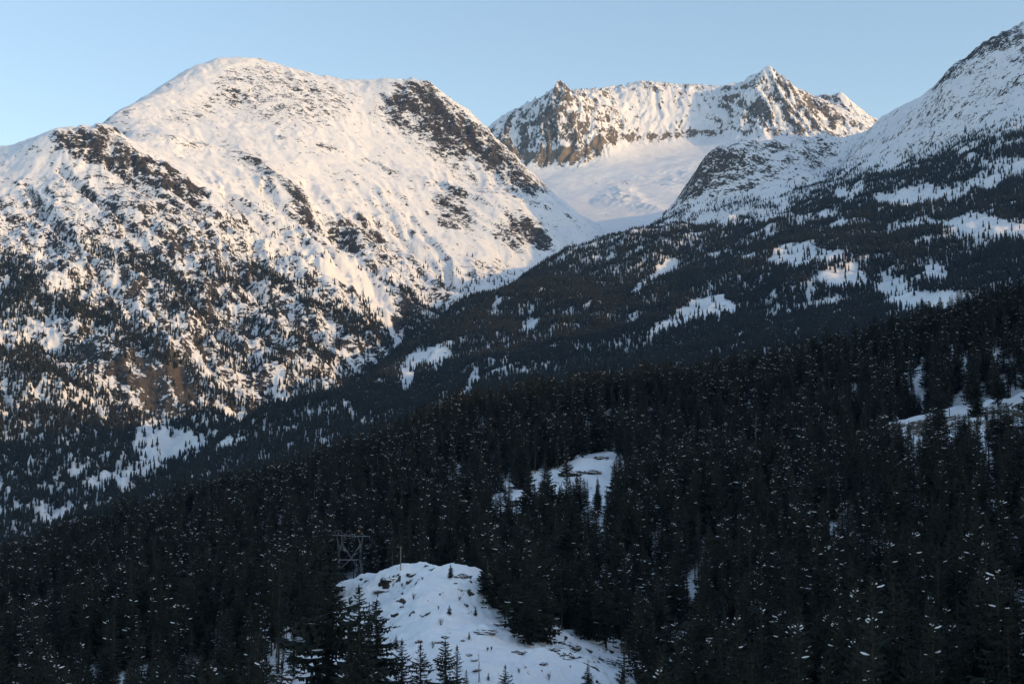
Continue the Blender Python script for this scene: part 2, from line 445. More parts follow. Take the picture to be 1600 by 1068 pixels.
def B_h(X, Y):
    Z = B_base(X, Y)
    px, py = proj(X, Y, Z)
    wall = soft(px, py, [(740, 215), (790, 170), (875, 120), (1000, 120), (1200, 100), (1380, 180), (1400, 230), (1280, 222), (1180, 220), (1100, 215), (980, 226), (930, 245), (905, 258), (800, 260), (750, 245)], 12)
    w2 = fbm(X / 300, Y / 300, 3, 8) * 60
    lean = X + 0.35 * Y * np.where(X > 1150, 1, -0.4)
    ribs = 0.55 * ridged((lean + w2 * 1.6) / 190, Y / 700, 4, 41, 0.55) + 0.45 * ridged((lean + w2) / 62, Y / 420, 4, 45, 0.6) - 0.55
    peak = soft(px, py, [(1130, 150), (1200, 105), (1290, 165), (1340, 215), (1180, 220), (1130, 200)], 25)
    lft = soft(px, py, [(740, 215), (875, 120), (930, 150), (960, 225), (905, 260), (780, 260)], 25)
    Z = Z + wall * (ribs * (45 + 75 * peak + 55 * lft) + 22 * (ridged(X / 60, Y / 60, 5, 3, 0.62) - .5))
    for qx, qy, qd, amp, rad in ((875, 146, 8400, 20, 160), (1200, 122, 8500, 64, 150), (1315, 160, 8800, 46, 130), (1140, 146, 8680, 35, 80)):
        cx, cy, _ = P(qx, qy, qd)
        Z = Z + amp * np.exp(-np.hypot(X - cx, Y - cy) / rad) - amp * .25 * np.exp(-np.hypot(X - cx, Y - cy) / (rad * 2.5))
    ground = 1 - wall
    ice = soft(px, py, [(985, 272), (1040, 262), (1120, 258), (1130, 285), (1070, 298), (1010, 288)], 10)
    Z = Z + ground * (8 * fbm(X / 320, Y / 320, 3, 5) + 1.5 * fbm(X / 45, Y / 45, 3, 6)) + ice * 14 * (ridged(X / 75 + Y / 160, Y / 45, 4, 15) - 0.5)
    nun = soft(px, py, [(930, 315), (965, 295), (985, 298), (1010, 318), (1040, 330), (980, 325)], 12)
    Z = Z + nun * (22 * (ridged(X / 110, Y / 180, 4, 19) - 0.3) + 14)
    sl, zx, zy = slope_of(X, Y, Z)
    rk = 0.06 + wall * (0.28 + 0.26 * sstep(1.0, 2.2, sl)) + 0.26 * fbm((lean + w2) / 55, Y / 240, 4, 77, .6) * wall
    foot = band(px, py, [(775, 240), (830, 248), (905, 246), (935, 228)], 17)
    foot2 = band(px, py, [(925, 222), (980, 216), (1040, 211), (1112, 207)], 9)
    rk = rk + 0.28 * foot + 0.26 * foot2 + 0.06 * lft + 0.12 * soft(px, py, [(1220, 130), (1290, 165), (1340, 215), (1180, 220), (1250, 195)], 10)
    rk = rk - 0.22 * soft(px, py, [(960, 145), (1110, 150), (1110, 200), (980, 205)], 15)
    rk = rk + 0.26 * nun * sstep(-0.1, 0.3, fbm(X / 70, Y / 70, 3, 14)) + 0.22 * soft(px, py, [(920, 280), (1000, 282), (990, 290), (930, 288)], 4) + 0.2 * soft(px, py, [(1030, 288), (1055, 286), (1050, 296)], 4)
    brown = np.clip(0.5 * foot + 0.3 * foot2, 0, 1)
    return Z, {'rock': rk, 'brown': brown}
mtnB = grid_mesh('mountain_far', fan(640, 1480, 1.9), rows(5600, 9800, 430), B_h, M_FAR)
mtnB['label'] = 'far row of fluted snowy peaks above a glacier basin'

# ------------------------------------------------------------------ wooded mountain across the valley
C_pts = [
 (1900, -120, 4500), (1750, -30, 4550), (1660, 25, 4600), (1600, 56, 4640), (1560, 67, 4680), (1520, 90, 4760), (1495, 107, 4820), (1470, 135, 4900), (1440, 160, 5000), (1400, 177, 5120), (1370, 190, 5230), (1335, 214, 5330), (1310, 240, 5300), (1285, 262, 5230),
 (1900, 60, 5600), (1600, 160, 5700), (1480, 230, 5800), (1400, 280, 6000),
 # the rocky knob
 (1300, 218, 5420), (1290, 218, 5400), (1240, 213, 5350), (1200, 214, 5300), (1165, 217, 5270), (1130, 231, 5240), (1100, 256, 5220), (1080, 288, 5200), (1060, 322, 5170),
 (1250, 270, 5120), (1200, 260, 5150), (1150, 275, 5120), (1120, 300, 5090), (1330, 300, 5800), (1200, 330, 5750), (1080, 385, 5600), (1000, 420, 5500),
 # upper slope
 (1900, 200, 3900), (1600, 150, 4330), (1500, 195, 4480), (1420, 225, 4700), (1340, 262, 4930), (1260, 292, 5030), (1180, 310, 4980), (1100, 326, 5020),
 (1600, 230, 3950), (1450, 270, 4200), (1300, 310, 4500), (1200, 340, 4600), (1100, 355, 4720), (1020, 352, 5000), (980, 365, 5000), (940, 384, 4880), (900, 402, 4750), (850, 428, 4560), (780, 464, 4280), (700, 500, 3980), (640, 540, 3780),
 (570, 600, 3400), (450, 662, 3000), (350, 702, 2700), (250, 752, 2450), (100, 832, 2150), (0, 872, 2000), (-120, 920, 1900),
 # dropping into the valley behind that edge
 (1000, 430, 5500), (900, 470, 5200), (800, 520, 4800), (700, 570, 4400), (600, 650, 3900), (450, 730, 3400), (250, 830, 2800), (0, 930, 2350), (-200, 1000, 2100),
 # lower slopes
 (1900, 330, 2900), (1600, 350, 3250), (1400, 355, 3600), (1200, 405, 3800), (1050, 425, 3980), (920, 450, 4000), (1600, 445, 2600), (1400, 470, 2750), (1250, 440, 3250), (1100, 462, 3400), (1080, 505, 3230), (1200, 510, 2900), (1000, 525, 3050), (860, 530, 3300), (760, 560, 3200), (690, 600, 2900),
 (1000, 600, 2350), (1200, 580, 2250), (1500, 520, 2200), (840, 650, 2300), (600, 690, 2250), (400, 770, 1950), (200, 840, 1750), (1000, 700, 1800), (1500, 640, 1650), (700, 780, 1700), (400, 880, 1600), (1900, 560, 1700), (100, 920, 1600),
]
C_base = Surface(C_pts, 60.0, 0.0004)
C_clear = [
 [(985, 455), (1000, 438), (1020, 428), (1050, 402), (1072, 402), (1066, 418), (1040, 428), (1010, 450), (990, 468)],
 [(1005, 524), (1040, 497), (1072, 472), (1100, 459), (1130, 461), (1150, 476), (1146, 494), (1110, 502), (1070, 505), (1040, 514), (1012, 530)],
 [(1195, 408), (1208, 384), (1250, 377), (1310, 388), (1332, 396), (1290, 410), (1250, 416), (1215, 418)],
 [(1258, 434), (1290, 419), (1330, 412), (1352, 420), (1362, 438), (1345, 450), (1310, 452), (1280, 446)],
 [(1362, 454), (1385, 429), (1412, 430), (1414, 446), (1440, 455), (1480, 447), (1512, 455), (1528, 470), (1490, 486), (1440, 481), (1420, 492), (1390, 476)],
 [(1428, 416), (1460, 409), (1482, 420), (1482, 440), (1450, 434)],
 [(1430, 352), (1500, 339), (1530, 328), (1605, 354), (1605, 374), (1540, 371), (1500, 364), (1470, 358)],
 [(1370, 308), (1400, 295), (1440, 285), (1485, 290), (1470, 311), (1420, 320), (1380, 324)],
 [(810, 512), (828, 494), (847, 500), (842, 520), (815, 522)],
 [(716, 620), (735, 580), (747, 575), (752, 592), (737, 614), (722, 624)], [(759, 580), (764, 546), (772, 548), (772, 580)], [(771, 577), (796, 546), (802, 549), (791, 582)],
 [(618, 585), (640, 550), (680, 538), (708, 547), (692, 572), (652, 580), (637, 616), (626, 610)],
 [(1265, 468), (1320, 462), (1325, 476), (1280, 478)], [(1255, 458), (1268, 450), (1272, 468), (1258, 470)],
 [(1150, 346), (1220, 326), (1270, 332), (1200, 348)], [(1060, 352), (1100, 335), (1180, 322), (1190, 330), (1110, 352)], [(1290, 350), (1320, 335), (1330, 345), (1300, 360)],
 [(936, 402), (962, 392), (966, 402), (945, 410)], [(975, 398), (1000, 384), (1004, 392), (985, 402)],
 [(1190, 492), (1215, 484), (1218, 500), (1195, 502)], [(975, 500), (998, 488), (1000, 500), (985, 508)],
 [(1125, 568), (1200, 556), (1200, 566), (1130, 578)], [(1150, 395), (1180, 392), (1180, 404), (1155, 406)], [(1300, 300), (1350, 285), (1360, 300), (1310, 315)],
]
def C_h(X, Y):
    Z = C_base(X, Y)
    px, py = proj(X, Y, Z)
    up = sstep(330, 230, py) * sstep(1280, 1340, px)
    knob = soft(px, py, [(1050, 325), (1090, 245), (1160, 205), (1300, 205), (1290, 265), (1180, 295), (1110, 310)], 20)
    d = 34 * fbm(X / 420, Y / 420, 3, 4) + 16 * fbm(X / 130, Y / 130, 4, 24) * (1 - 0.75 * up) + 3.5 * fbm(X / 36, Y / 36, 3, 29)
    d = d + knob * 26 * (ridged(X / 130, Y / 130, 4, 44) - 0.5)
    d = d + up * (9 * fbm((X + Y * .3) / 60, (Y - X * .3) / 300, 4, 47))
    for poly in C_clear[1:4]: d = d + 16 * soft(px, py, poly, 22)
    edge = soft(px, py, [(1460, 145), (1495, 92), (1560, 52), (1600, 40), (1600, 58), (1540, 78), (1500, 110), (1475, 140)], 8)
    d = d + edge * 18 * ridged(X / 50, Y / 50, 4, 3)
    Z = Z + d
    sl, zx, zy = slope_of(X, Y, Z)
    rk = 0.06 + 0.28 * sstep(0.8, 1.4, sl) + knob * 0.20 + 0.22 * soft(px, py, [(1056, 325), (1085, 265), (1120, 232), (1150, 225), (1150, 250), (1115, 275), (1085, 310)], 10)
    rk = rk + edge * 0.5 + 0.30 * soft(px, py, [(1575, 85), (1600, 72), (1605, 98), (1572, 98)], 6)
    rk = rk + up * 0.16 * (fbm(X / 90, Y / 25, 4, 87, .6) + 0.15)
    return Z, {'rock': rk, 'brown': 0.2 * knob}
mtnC = grid_mesh('mountain_right', fan(-120, 1800, 3.0), rows(1550, 6400, 520), C_h, M_MTN)
mtnC['label'] = 'wooded mountain slope with snowy clearings below a smooth white shoulder'

# ------------------------------------------------------------------ the near wooded hillside with its bare knoll
D_pts = [
 (-300, 990, 850), (-100, 955, 880), (0, 925, 900), (100, 890, 920), (250, 826, 950), (400, 788, 960), (600, 718, 1000), (700, 668, 1010), (850, 640, 1030), (1000, 630, 1060), (1150, 612, 1060), (1280, 600, 1010), (1400, 548, 960), (1500, 518, 910), (1600, 498, 860), (1800, 440, 800),
 (0, 1010, 1200), (400, 880, 1250), (700, 790, 1300), (1000, 740, 1350), (1300, 690, 1300), (1600, 600, 1150), (1900, 560, 1100),
 (840, 750, 720), (940, 705, 800), (600, 800, 700), (400, 850, 660), (200, 920, 610), (0, 1000, 560), (-300, 1080, 540),
 (1000, 800, 570), (1200, 750, 640), (1400, 690, 690), (1600, 622, 640), (1480, 646, 655), (1370, 664, 670), (1380, 690, 630), (1490, 672, 610), (1600, 655, 590), (1800, 600, 600),
 (1000, 960, 440), (1200, 930, 410), (1400, 930, 380), (1600, 880, 380), (1800, 850, 380),
 (860, 860, 540), (700, 900, 520), (560, 925, 520), (400, 960, 470), (200, 1020, 440), (0, 1090, 430), (-300, 1200, 420),
 (1000, 1110, 340), (800, 1130, 340), (600, 1120, 360), (400, 1090, 380), (200, 1130, 360), (1200, 1090, 310), (1400, 1090, 280), (1600, 1060, 260), (1800, 1040, 250),
 (0, 1300, 250), (400, 1300, 220), (800, 1350, 200), (1200, 1300, 190), (1600, 1250, 170), (-300, 1350, 250), (1900, 1200, 170),
]
D_base = Surface(D_pts, 25.0, 0.0002)
D_ledges = [(760, 795), (790, 765), (830, 740), (870, 735), (900, 716), (940, 708), (985, 716), (992, 734), (955, 748), (930, 768), (880, 784), (830, 782), (785, 806)]
D_road = [(1365, 652), (1420, 640), (1480, 634), (1500, 628), (1545, 617), (1605, 607), (1605, 622), (1545, 630), (1510, 642), (1475, 642), (1400, 657)]
def D_h0(X, Y):
    Z = D_base(X, Y)
    px, py = proj(X, Y, Z)
    led = soft(px, py, D_ledges, 14)
    steps = fbm(X / 30, Y / 30, 3, 52) * 6 + Z * 0.9
    terr = (np.abs(((steps / 7.0) % 1.0) - 0.5) - 0.25) * 5.0
    return Z + 4.5 * fbm(X / 90, Y / 90, 4, 12) + 0.8 * fbm(X / 12, Y / 12, 3, 16) + led * terr
def D_h(X, Y):
    Z = D_h0(X, Y)
    px, py = proj(X, Y, Z)
    sl, zx, zy = slope_of(X, Y, Z)
    rk = 0.12 + 0.34 * sstep(0.75, 1.5, sl) + 0.14 * soft(px, py, D_ledges, 14)
    bank = soft(px, py, [(1380, 662), (1480, 646), (1545, 634), (1605, 626), (1605, 660), (1480, 680), (1400, 690)], 8)
    rk = rk + 0.42 * bank - 0.4 * soft(px, py, D_road, 4)
    return Z, {'rock': rk, 'brown': 0.8 * bank}
hillD = grid_mesh('hillside', fan(-760, 2360, 4.4), rows(120, 1350, 340, 1.5), D_h, M_NEAR)
hillD['label'] = 'near hillside of snow and ledges under dark conifers'

E_pts = [
 (400, 960, 420), (470, 935, 430), (527, 921, 432), (560, 912, 428), (595, 902, 424), (625, 889, 420), (650, 881, 416), (672, 878, 414), (700, 881, 412), (735, 888, 410), (760, 905, 408), (800, 935, 405), (840, 960, 402), (900, 985, 396), (960, 1000, 392), (1050, 1040, 390),
 (470, 1010, 470), (560, 985, 475), (670, 965, 470), (760, 980, 465), (900, 1050, 460),
 (540, 950, 400), (600, 940, 398), (660, 915, 394), (720, 925, 388), (760, 950, 384), (650, 955, 368), (720, 965, 362), (780, 985, 362), (600, 985, 368), (520, 1000, 372), (440, 1010, 380),
 (650, 1000, 344), (720, 1005, 340), (800, 1015, 345), (880, 1022, 352), (950, 1035, 356), (600, 1050, 330), (700, 1055, 318), (800, 1058, 318), (900, 1060, 326), (980, 1075, 335), (450, 1060, 340), (520, 1050, 342),
 (450, 1130, 320), (600, 1120, 300), (750, 1120, 290), (900, 1120, 300), (1020, 1150, 320),
 (600, 1300, 262), (750, 1300, 255), (900, 1300, 262), (400, 1300, 290), (1060, 1300, 300), (350, 1080, 380),
]
E_base = Surface(E_pts, 10.0, 0.0002)
def E_h0(X, Y):
    return E_base(X, Y) + 2.1 * fbm(X / 26, Y / 26, 3, 62) + 1.0 * fbm(X / 7, Y / 9, 4, 66) + 0.22 * (ridged(X / 2.6, Y / 4, 3, 68) - .5)
def E_h(X, Y):
    Z = E_h0(X, Y)
    sl, zx, zy = slope_of(X, Y, Z)
    px, py = proj(X, Y, Z)
    rk = 0.05 + 0.45 * sstep(0.55, 1.1, sl) + 0.30 * fbm(X / 5, Y / 3, 4, 69, .6)
    rk = rk + 0.22 * soft(px, py, [(820, 990), (960, 1000), (960, 1050), (860, 1040)], 15)
    return Z, {'rock': rk, 'brown': 0 * rk}
hillE = grid_mesh('knoll_ground', fan(410, 1045, 1.7), rows(268, 468, 420), E_h, M_NEAR, -60)
hillE['label'] = 'bare snow covered knoll among dark conifers'

def near_ground(x, y):
    x = np.asarray(x, float); y = np.asarray(y, float)
    zd = D_h0(x, y)
    px = 800 + FPX * x / y
    ok = (px > 425) & (px < 1030) & (y > 272) & (y < 464)
    ze = np.where(ok, E_h0(x, y), -1e4)
    return np.maximum(zd, ze)

def hit(px, py, y0=200.0, y1=1300.0):
    """where the sight line through a survey pixel meets the near ground"""
    a, b = ray(px, py)
    ys = np.arange(y0, y1, 0.5)
    g = near_ground(a * ys, ys)
    k = np.argmax(g >= b * ys)
    return float(a * ys[k]), float(ys[k]), float(g[k])

# valley floor out to the horizon, and an unseen mountain added to shade the foreground
def flat_h(X, Y):
    return -150 + 0 * X, {'rock': 0 * X, 'brown': 0 * X}
gm = bpy.data.meshes.new('ground')
gm.from_pydata([(-60000, -60000, -150), (60000, -60000, -150), (60000, 60000, -150), (-60000, 60000, -150)], [], [(0, 1, 2, 3)])
gm.materials.append(M_FAR)
g_o = bpy.data.objects.new('ground', gm); C.objects.link(g_o); g_o['kind'] = 'structure'

def added_shade_mountain():
    n = 150
    xs = np.linspace(1250, 7500, n); ys = np.linspace(-3500, 2600, n)
    X, Y = np.meshgrid(xs, ys)
    h = Vector((to_sun.x, to_sun.y)).normalized()
    t = (X - 2950) * h.x + (Y + 550) * h.y
    s = -(X - 2950) * h.y + (Y + 550) * h.x
    Z = -170 + 1060 * np.exp(-(t / 800) ** 2) * sstep(-2300, -1200, s) * (1 + 0.42 * sstep(450, 1100, s)) * sstep(3300, 2500, s) + 18 * fbm(X / 500, Y / 500, 4, 101)  # crest shaped to block the sun from the foreground and lower valley
    Z[0, :] = Z[-1, :] = -170; Z[:, 0] = Z[:, -1] = -170
    me = bpy.data.meshes.new('added_shade_mountain')
    i = np.arange(n * n).reshape(n, n)
    q = np.stack([i[:-1, :-1], i[:-1, 1:], i[1:, 1:], i[1:, :-1]], -1).reshape(-1, 4)
    me.from_pydata(np.c_[X.ravel(), Y.ravel(), Z.ravel()].tolist(), [], q.tolist())
    me.polygons.foreach_set('use_smooth', np.ones(len(q), bool))
    me.materials.append(M_MTN)
    o = bpy.data.objects.new('added_shade_mountain', me); C.objects.link(o); o['kind'] = 'structure'
added_shade_mountain()
# ------------------------------------------------------------------ conifers
rnd = random.Random(11)

class MB:
    """collects vertices and faces for one mesh"""
    def __init__(self): self.v = []; self.f = []; self.m = []
    def face(self, pts, mi=0):
        i = len(self.v); self.v += [tuple(p) for p in pts]; self.f.append(tuple(range(i, i + len(pts)))); self.m.append(mi)
    def tube(self, p0, p1, r0, r1, n=5, mi=0):
        p0 = Vector(p0); p1 = Vector(p1); d = (p1 - p0)
        if d.length < 1e-6: return
        d.normalize()
        a = d.orthogonal().normalized(); b = d.cross(a)
        i = len(self.v)
        for p, r in ((p0, r0), (p1, r1)):
            for k in range(n):
                t = 2 * math.pi * k / n
                self.v.append(tuple(p + a * (r * math.cos(t)) + b * (r * math.sin(t))))
        for k in range(n):
            j = (k + 1) % n
            self.f.append((i + k, i + j, i + n + j, i + n + k)); self.m.append(mi)
        self.f.append(tuple(i + n + k for k in range(n))); self.m.append(mi)
    def mesh(self, name, mats, smooth=False):
        me = bpy.data.meshes.new(name)
        me.from_pydata(self.v, [], self.f)
        for m in mats: me.materials.append(m)
        me.polygons.foreach_set('material_index', self.m)
        if smooth: me.polygons.foreach_set('use_smooth', [True] * len(self.f))
        me.update()
        return me

def conifer(seed, H=20.0, Rad=3.2, nb=150, bare=0.10, snow=0.25, thin=1.0):
    """trunk, crown and snow builders of one conifer of height H"""
    r = random.Random(seed)
    tr, cr, sn = MB(), MB(), MB()
    lean = Vector((r.uniform(-.2, .2), r.uniform(-.2, .2), 0))
    axis = lambda z: Vector((lean.x * (z / H) ** 2, lean.y * (z / H) ** 2, z))
    zs = [-1.5, H * .3, H * .6, H * .85, H]
    rs = [H * .0125, H * .0105, H * .007, H * .0035, 0.02]
    for k in range(4): tr.tube(axis(zs[k]), axis(zs[k + 1]), rs[k], rs[k + 1], 6)
    lop = [r.uniform(.72, 1.2) for _ in range(9)]
    for i in range(nb):
        t = bare + (1 - bare) * ((i + r.random()) / nb) ** 0.92
        z = H * min(t, 0.985)
        az = i * 2.39996 + r.uniform(-.5, .5)
        q = 1 - t
        L = Rad * (0.10 + 0.95 * min(1.0, q * 1.55) ** 0.85 * (0.75 + 0.25 * min(1, t * 5))) * r.uniform(.62, 1.15) * lop[int(t * 8.99)]
        if r.random() < 0.06: L *= 0.4
        up = 0.35 - 0.95 * min(1, q * 1.35) + r.uniform(-.18, .18)
        d = Vector((math.cos(az), math.sin(az), 0)); sd = Vector((-d.y, d.x, 0))
        n = 4
        sp = []
        for k in range(n + 1):
            s = k / n
            sp.append(axis(z) + d * (L * s) + Vector((0, 0, L * (up * s * 0.55 - 0.28 * s * (1 - s) + 0.10 * s ** 3))))
        w = L * 0.30 * thin + 0.12
        for k in range(n):
            s = (k + .5) / n
            ww = w * (0.55 + 0.9 * s * (1.25 - s)) * r.uniform(.6, 1.25)
            if k == n - 1: ww *= 0.75
            for sg in (-1, 1):
                tip = sp[k] * .35 + sp[k + 1] * .65 + sd * (sg * ww) + d * (ww * .55) + Vector((0, 0, -ww * r.uniform(.25, .75)))
                cr.face((sp[k], sp[k + 1], tip))
                hang = sp[k] * .6 + sp[k + 1] * .4 + sd * (sg * ww * .5) + Vector((0, 0, -ww * r.uniform(.6, 1.25)))
                cr.face((sp[k], sp[k + 1], hang))
        cr.face((sp[-1] - sd * .10 * w, sp[-1] + sd * .10 * w, sp[-1] + d * (0.22 * L) + Vector((0, 0, -.04 * L))))
        if r.random() < snow and t < 0.97:
            k0 = r.choice((1, 2, 2)); k1 = r.choice((3, 3, 4))
            hw = min(w * r.uniform(.2, .42), .27)
            up1 = Vector((0, 0, 0.06)); dn = Vector((0, 0, -hw * .3 + .04))
            for k in range(k0, k1):
                ta = .35 if k == k0 else 1.0; tb = .35 if k == k1 - 1 else 1.0
                a, b = sp[k], sp[k + 1]; z2 = up1 * (2.2 + r.random())
                sn.face((a + z2 * ta, b + z2 * tb, b + sd * (hw * tb) + dn, a + sd * (hw * ta) + dn))
                sn.face((b + z2 * tb, a + z2 * ta, a - sd * (hw * ta) + dn, b - sd * (hw * tb) + dn))
    for k in range(5):
        az = k * 1.3; dd = Vector((math.cos(az), math.sin(az), 0)) * .16
        cr.face((axis(H * .95) + dd, axis(H * .95) - dd, axis(H) + Vector((0, 0, .35))))
    if not sn.f: sn.face(((0, 0, H * .9), (.1, 0, H * .9), (0, .1, H * .9)))
    return tr, cr, sn

def far_conifer(seed, H=18.0, Rad=2.1, snow=0):
    r = random.Random(seed)
    b = MB()
    b.tube((0, 0, -2), (0, 0, H * .3), .28, .2, 4, 1)
    n = 7
    for l in range(n):
        t0 = 0.06 + 0.90 * l / n
        zb = H * t0; zt = min(H, zb + H * (0.30 - .012 * l))
        rr = Rad * (1 - t0) ** 0.8 * r.uniform(.8, 1.15) + .12
        k = 6; ph = r.uniform(0, 6)
        tips = []
        for i in range(k * 2):
            a = ph + math.pi * i / k
            q = rr * (r.uniform(.85, 1.25) if i % 2 == 0 else r.uniform(.35, .55))
            tips.append(Vector((q * math.cos(a), q * math.sin(a), zb + (0 if i % 2 == 0 else H * .035) + r.uniform(-.3, .3))))
        top = Vector((0, 0, zt))
        for i in range(k * 2): b.face((top, tips[i], tips[(i + 1) % (2 * k)]))
        if r.random() < snow:
            a = r.uniform(-2.6, -.5)
            c = Vector((rr * .75 * math.cos(a), rr * .75 * math.sin(a), zb + H * .07)); s = r.uniform(.35, .8)
            b.face((c + Vector((-s, 0, -.1)), c + Vector((0, -s * .8, -.25)), c + Vector((s, 0, -.1)), c + Vector((0, .3, .45))), 2)
    return b

source = bpy.data.collections.new('tree_shapes')          # shapes the forests draw their instances from
far_source = bpy.data.collections.new('far_tree_shapes')
NEAR = []
specs = [(3.4, 150, .08, .0, 1.0), (2.6, 140, .16, .10, 1.0), (3.8, 165, .05, .15, 1.1), (2.3, 105, .28, .24, .9), (3.0, 150, .10, .02, 1.0), (3.3, 120, .24, .30, 1.0), (1.9, 110, .34, .02, .85), (4.3, 175, .04, .09, 1.15)]
for i, (Rd, nb, bare, snw, th) in enumerate(specs):
    tr, cr, sn = conifer(100 + i, 20.0, Rd, nb, bare, snw, th)
    parts = (tr.mesh('trunk', [M_BARK]), cr.mesh('crown', [M_NEEDLE]), sn.mesh('snow', [M_SNOW]))
    NEAR.append((parts, Rd))
    j = MB()
    for k, src in enumerate((tr, cr, sn)):
        o = len(j.v); j.v += src.v; j.f += [tuple(o + q for q in f) for f in src.f]; j.m += [k] * len(src.f)
    ob = bpy.data.objects.new('tree_shape_%02d' % i, j.mesh('tree_shape', [M_BARK, M_NEEDLE, M_SNOW]))
    source.objects.link(ob)
FARV = 8
for i in range(FARV):
    b = far_conifer(300 + i, 18.0, 2.5 + .3 * (i % 3), (0, .10, 0, .2, 0, .06, .3, 0)[i])
    ob = bpy.data.objects.new('far_tree_shape_%02d' % i, b.mesh('far_tree_shape', [M_NEEDLE_FAR, M_BARK, M_SNOW]))
    far_source.objects.link(ob)

def scatter_group(name, coll):
    ng = bpy.data.node_groups.new(name, 'GeometryNodeTree')
    ng.interface.new_socket('Geometry', in_out='INPUT', socket_type='NodeSocketGeometry')
    ng.interface.new_socket('Geometry', in_out='OUTPUT', socket_type='NodeSocketGeometry')
    N = ng.nodes.new; L = ng.links.new
    gi, go = N('NodeGroupInput'), N('NodeGroupOutput')
    ip = N('GeometryNodeInstanceOnPoints')
    ci = N('GeometryNodeCollectionInfo')
    ci.inputs['Collection'].default_value = coll
    ci.inputs['Separate Children'].default_value = True
    ci.inputs['Reset Children'].default_value = True
    def attr(nm, t):
        n = N('GeometryNodeInputNamedAttribute'); n.data_type = t; n.inputs['Name'].default_value = nm
        return n.outputs['Attribute']
    L(gi.outputs[0], ip.inputs['Points'])
    L(ci.outputs[0], ip.inputs['Instance'])
    ip.inputs['Pick Instance'].default_value = True
    L(attr('shape_index', 'INT'), ip.inputs['Instance Index'])
    e = N('FunctionNodeEulerToRotation')
    L(attr('turn', 'FLOAT_VECTOR'), e.inputs[0]); L(e.outputs[0], ip.inputs['Rotation'])
    L(attr('size', 'FLOAT_VECTOR'), ip.inputs['Scale'])
    L(ip.outputs[0], go.inputs[0])
    return ng
NG_NEAR = scatter_group('near_forest_scatter', source)
NG_FAR = scatter_group('far_forest_scatter', far_source)

def scatter(name, pts, size, wide, idx, turn, ng, label, mat):
    n = len(pts)
    me = bpy.data.meshes.new(name)
    me.vertices.add(n)
    me.vertices.foreach_set('co', np.asarray(pts, np.float32).ravel())
    a = me.attributes.new('shape_index', 'INT', 'POINT'); a.data.foreach_set('value', np.asarray(idx, np.int32))
    a = me.attributes.new('turn', 'FLOAT_VECTOR', 'POINT'); a.data.foreach_set('vector', np.asarray(turn, np.float32).ravel())
    a = me.attributes.new('size', 'FLOAT_VECTOR', 'POINT'); a.data.foreach_set('vector', np.c_[size * wide, size * wide, size].astype(np.float32).ravel())
    me.materials.append(mat)
    o = bpy.data.objects.new(name, me); C.objects.link(o)
    md = o.modifiers.new('scatter', 'NODES'); md.node_group = ng
    o['kind'] = 'stuff'; o['label'] = label; o['category'] = 'forest'
    return o

# ---- far forests
g = np.random.default_rng(5)
def candidates(grid, spacing, y0, y1, u0, u1):
    X, Y, Z = grid
    uu, yy = X[0] / Y[0], Y[:, 0]
    n = int((u1 - u0) * (y1 ** 2 - y0 ** 2) / 2 / spacing ** 2)
    u = g.uniform(u0, u1, n); y = np.sqrt(g.uniform(y0 ** 2, y1 ** 2, n))
    T = Z / Y
    cm = np.maximum.accumulate(T[1:-1], axis=0)
    hid = np.zeros_like(Z); hid[1:-1] = cm - T[1:-1]
    fu = np.clip((u - uu[0]) / (uu[1] - uu[0]), 1, len(uu) - 2.01)
    fy = np.clip(np.interp(y, yy, np.arange(len(yy))), 1, len(yy) - 2.01)
    i = fy.astype(int); j = fu.astype(int); a = fy - i; b = fu - j
    bil = lambda F: (F[i, j] * (1 - b) + F[i, j + 1] * b) * (1 - a) + (F[i + 1, j] * (1 - b) + F[i + 1, j + 1] * b) * a
    z = bil(Z); h = bil(hid)
    return u * y, y, z, h

x, y, z, hd = candidates(GRID['mountain_right'], 6.0, 1600, 5600, -0.40, 0.42)
px, py = proj(x, y, z)
tl = np.interp(px, [-100, 900, 1000, 1060, 1130, 1200, 1260, 1330, 1400, 1500, 1600, 1750], [300, 372, 345, 330, 318, 300, 284, 262, 240, 214, 182, 150])
dens = sstep(-14, 14, py - tl)
pat = fbm(x / 150, y / 330, 4, 201, .6)
openband = sstep(440, 330, py) * sstep(980, 1080, px)
dens = dens * np.clip(1.0 - openband * sstep(0.02, 0.38, pat) * 0.9, 0, 1)
dens = dens * (1 - 0.7 * sstep(0.5, 0.7, fbm(x / 60, y / 130, 3, 207, .6)))
wob = 7 * fbm(x / 55, y / 90, 4, 209, .6); wob2 = 5 * fbm(x / 45, y / 80, 4, 213, .6)
for poly in C_clear:
    dens = dens * (1 - 0.965 * soft(px + wob, py - 2 + wob2, poly, 4))
keep = (g.random(len(x)) < dens) & (hd < 0.012) & (px > -90) & (px < 1690)
keep &= ~((py - tl < 20) & (g.random(len(x)) < .5))
x, y, z, px, py, tl = (v[keep] for v in (x, y, z, px, py, tl))
n = len(x)
size = g.uniform(.65, 1.25, n) * (0.62 + 0.38 * sstep(0, 70, py - tl))
scatter('forest', np.c_[x, y, z], size, g.uniform(.85, 1.25, n), g.integers(0, FARV, n), np.c_[g.normal(0, .02, n), g.normal(0, .02, n), g.uniform(0, 6.28, n)], NG_FAR,
        'dense conifer forest covering the mountain slope across the valley', M_NEEDLE_FAR)
nC = n

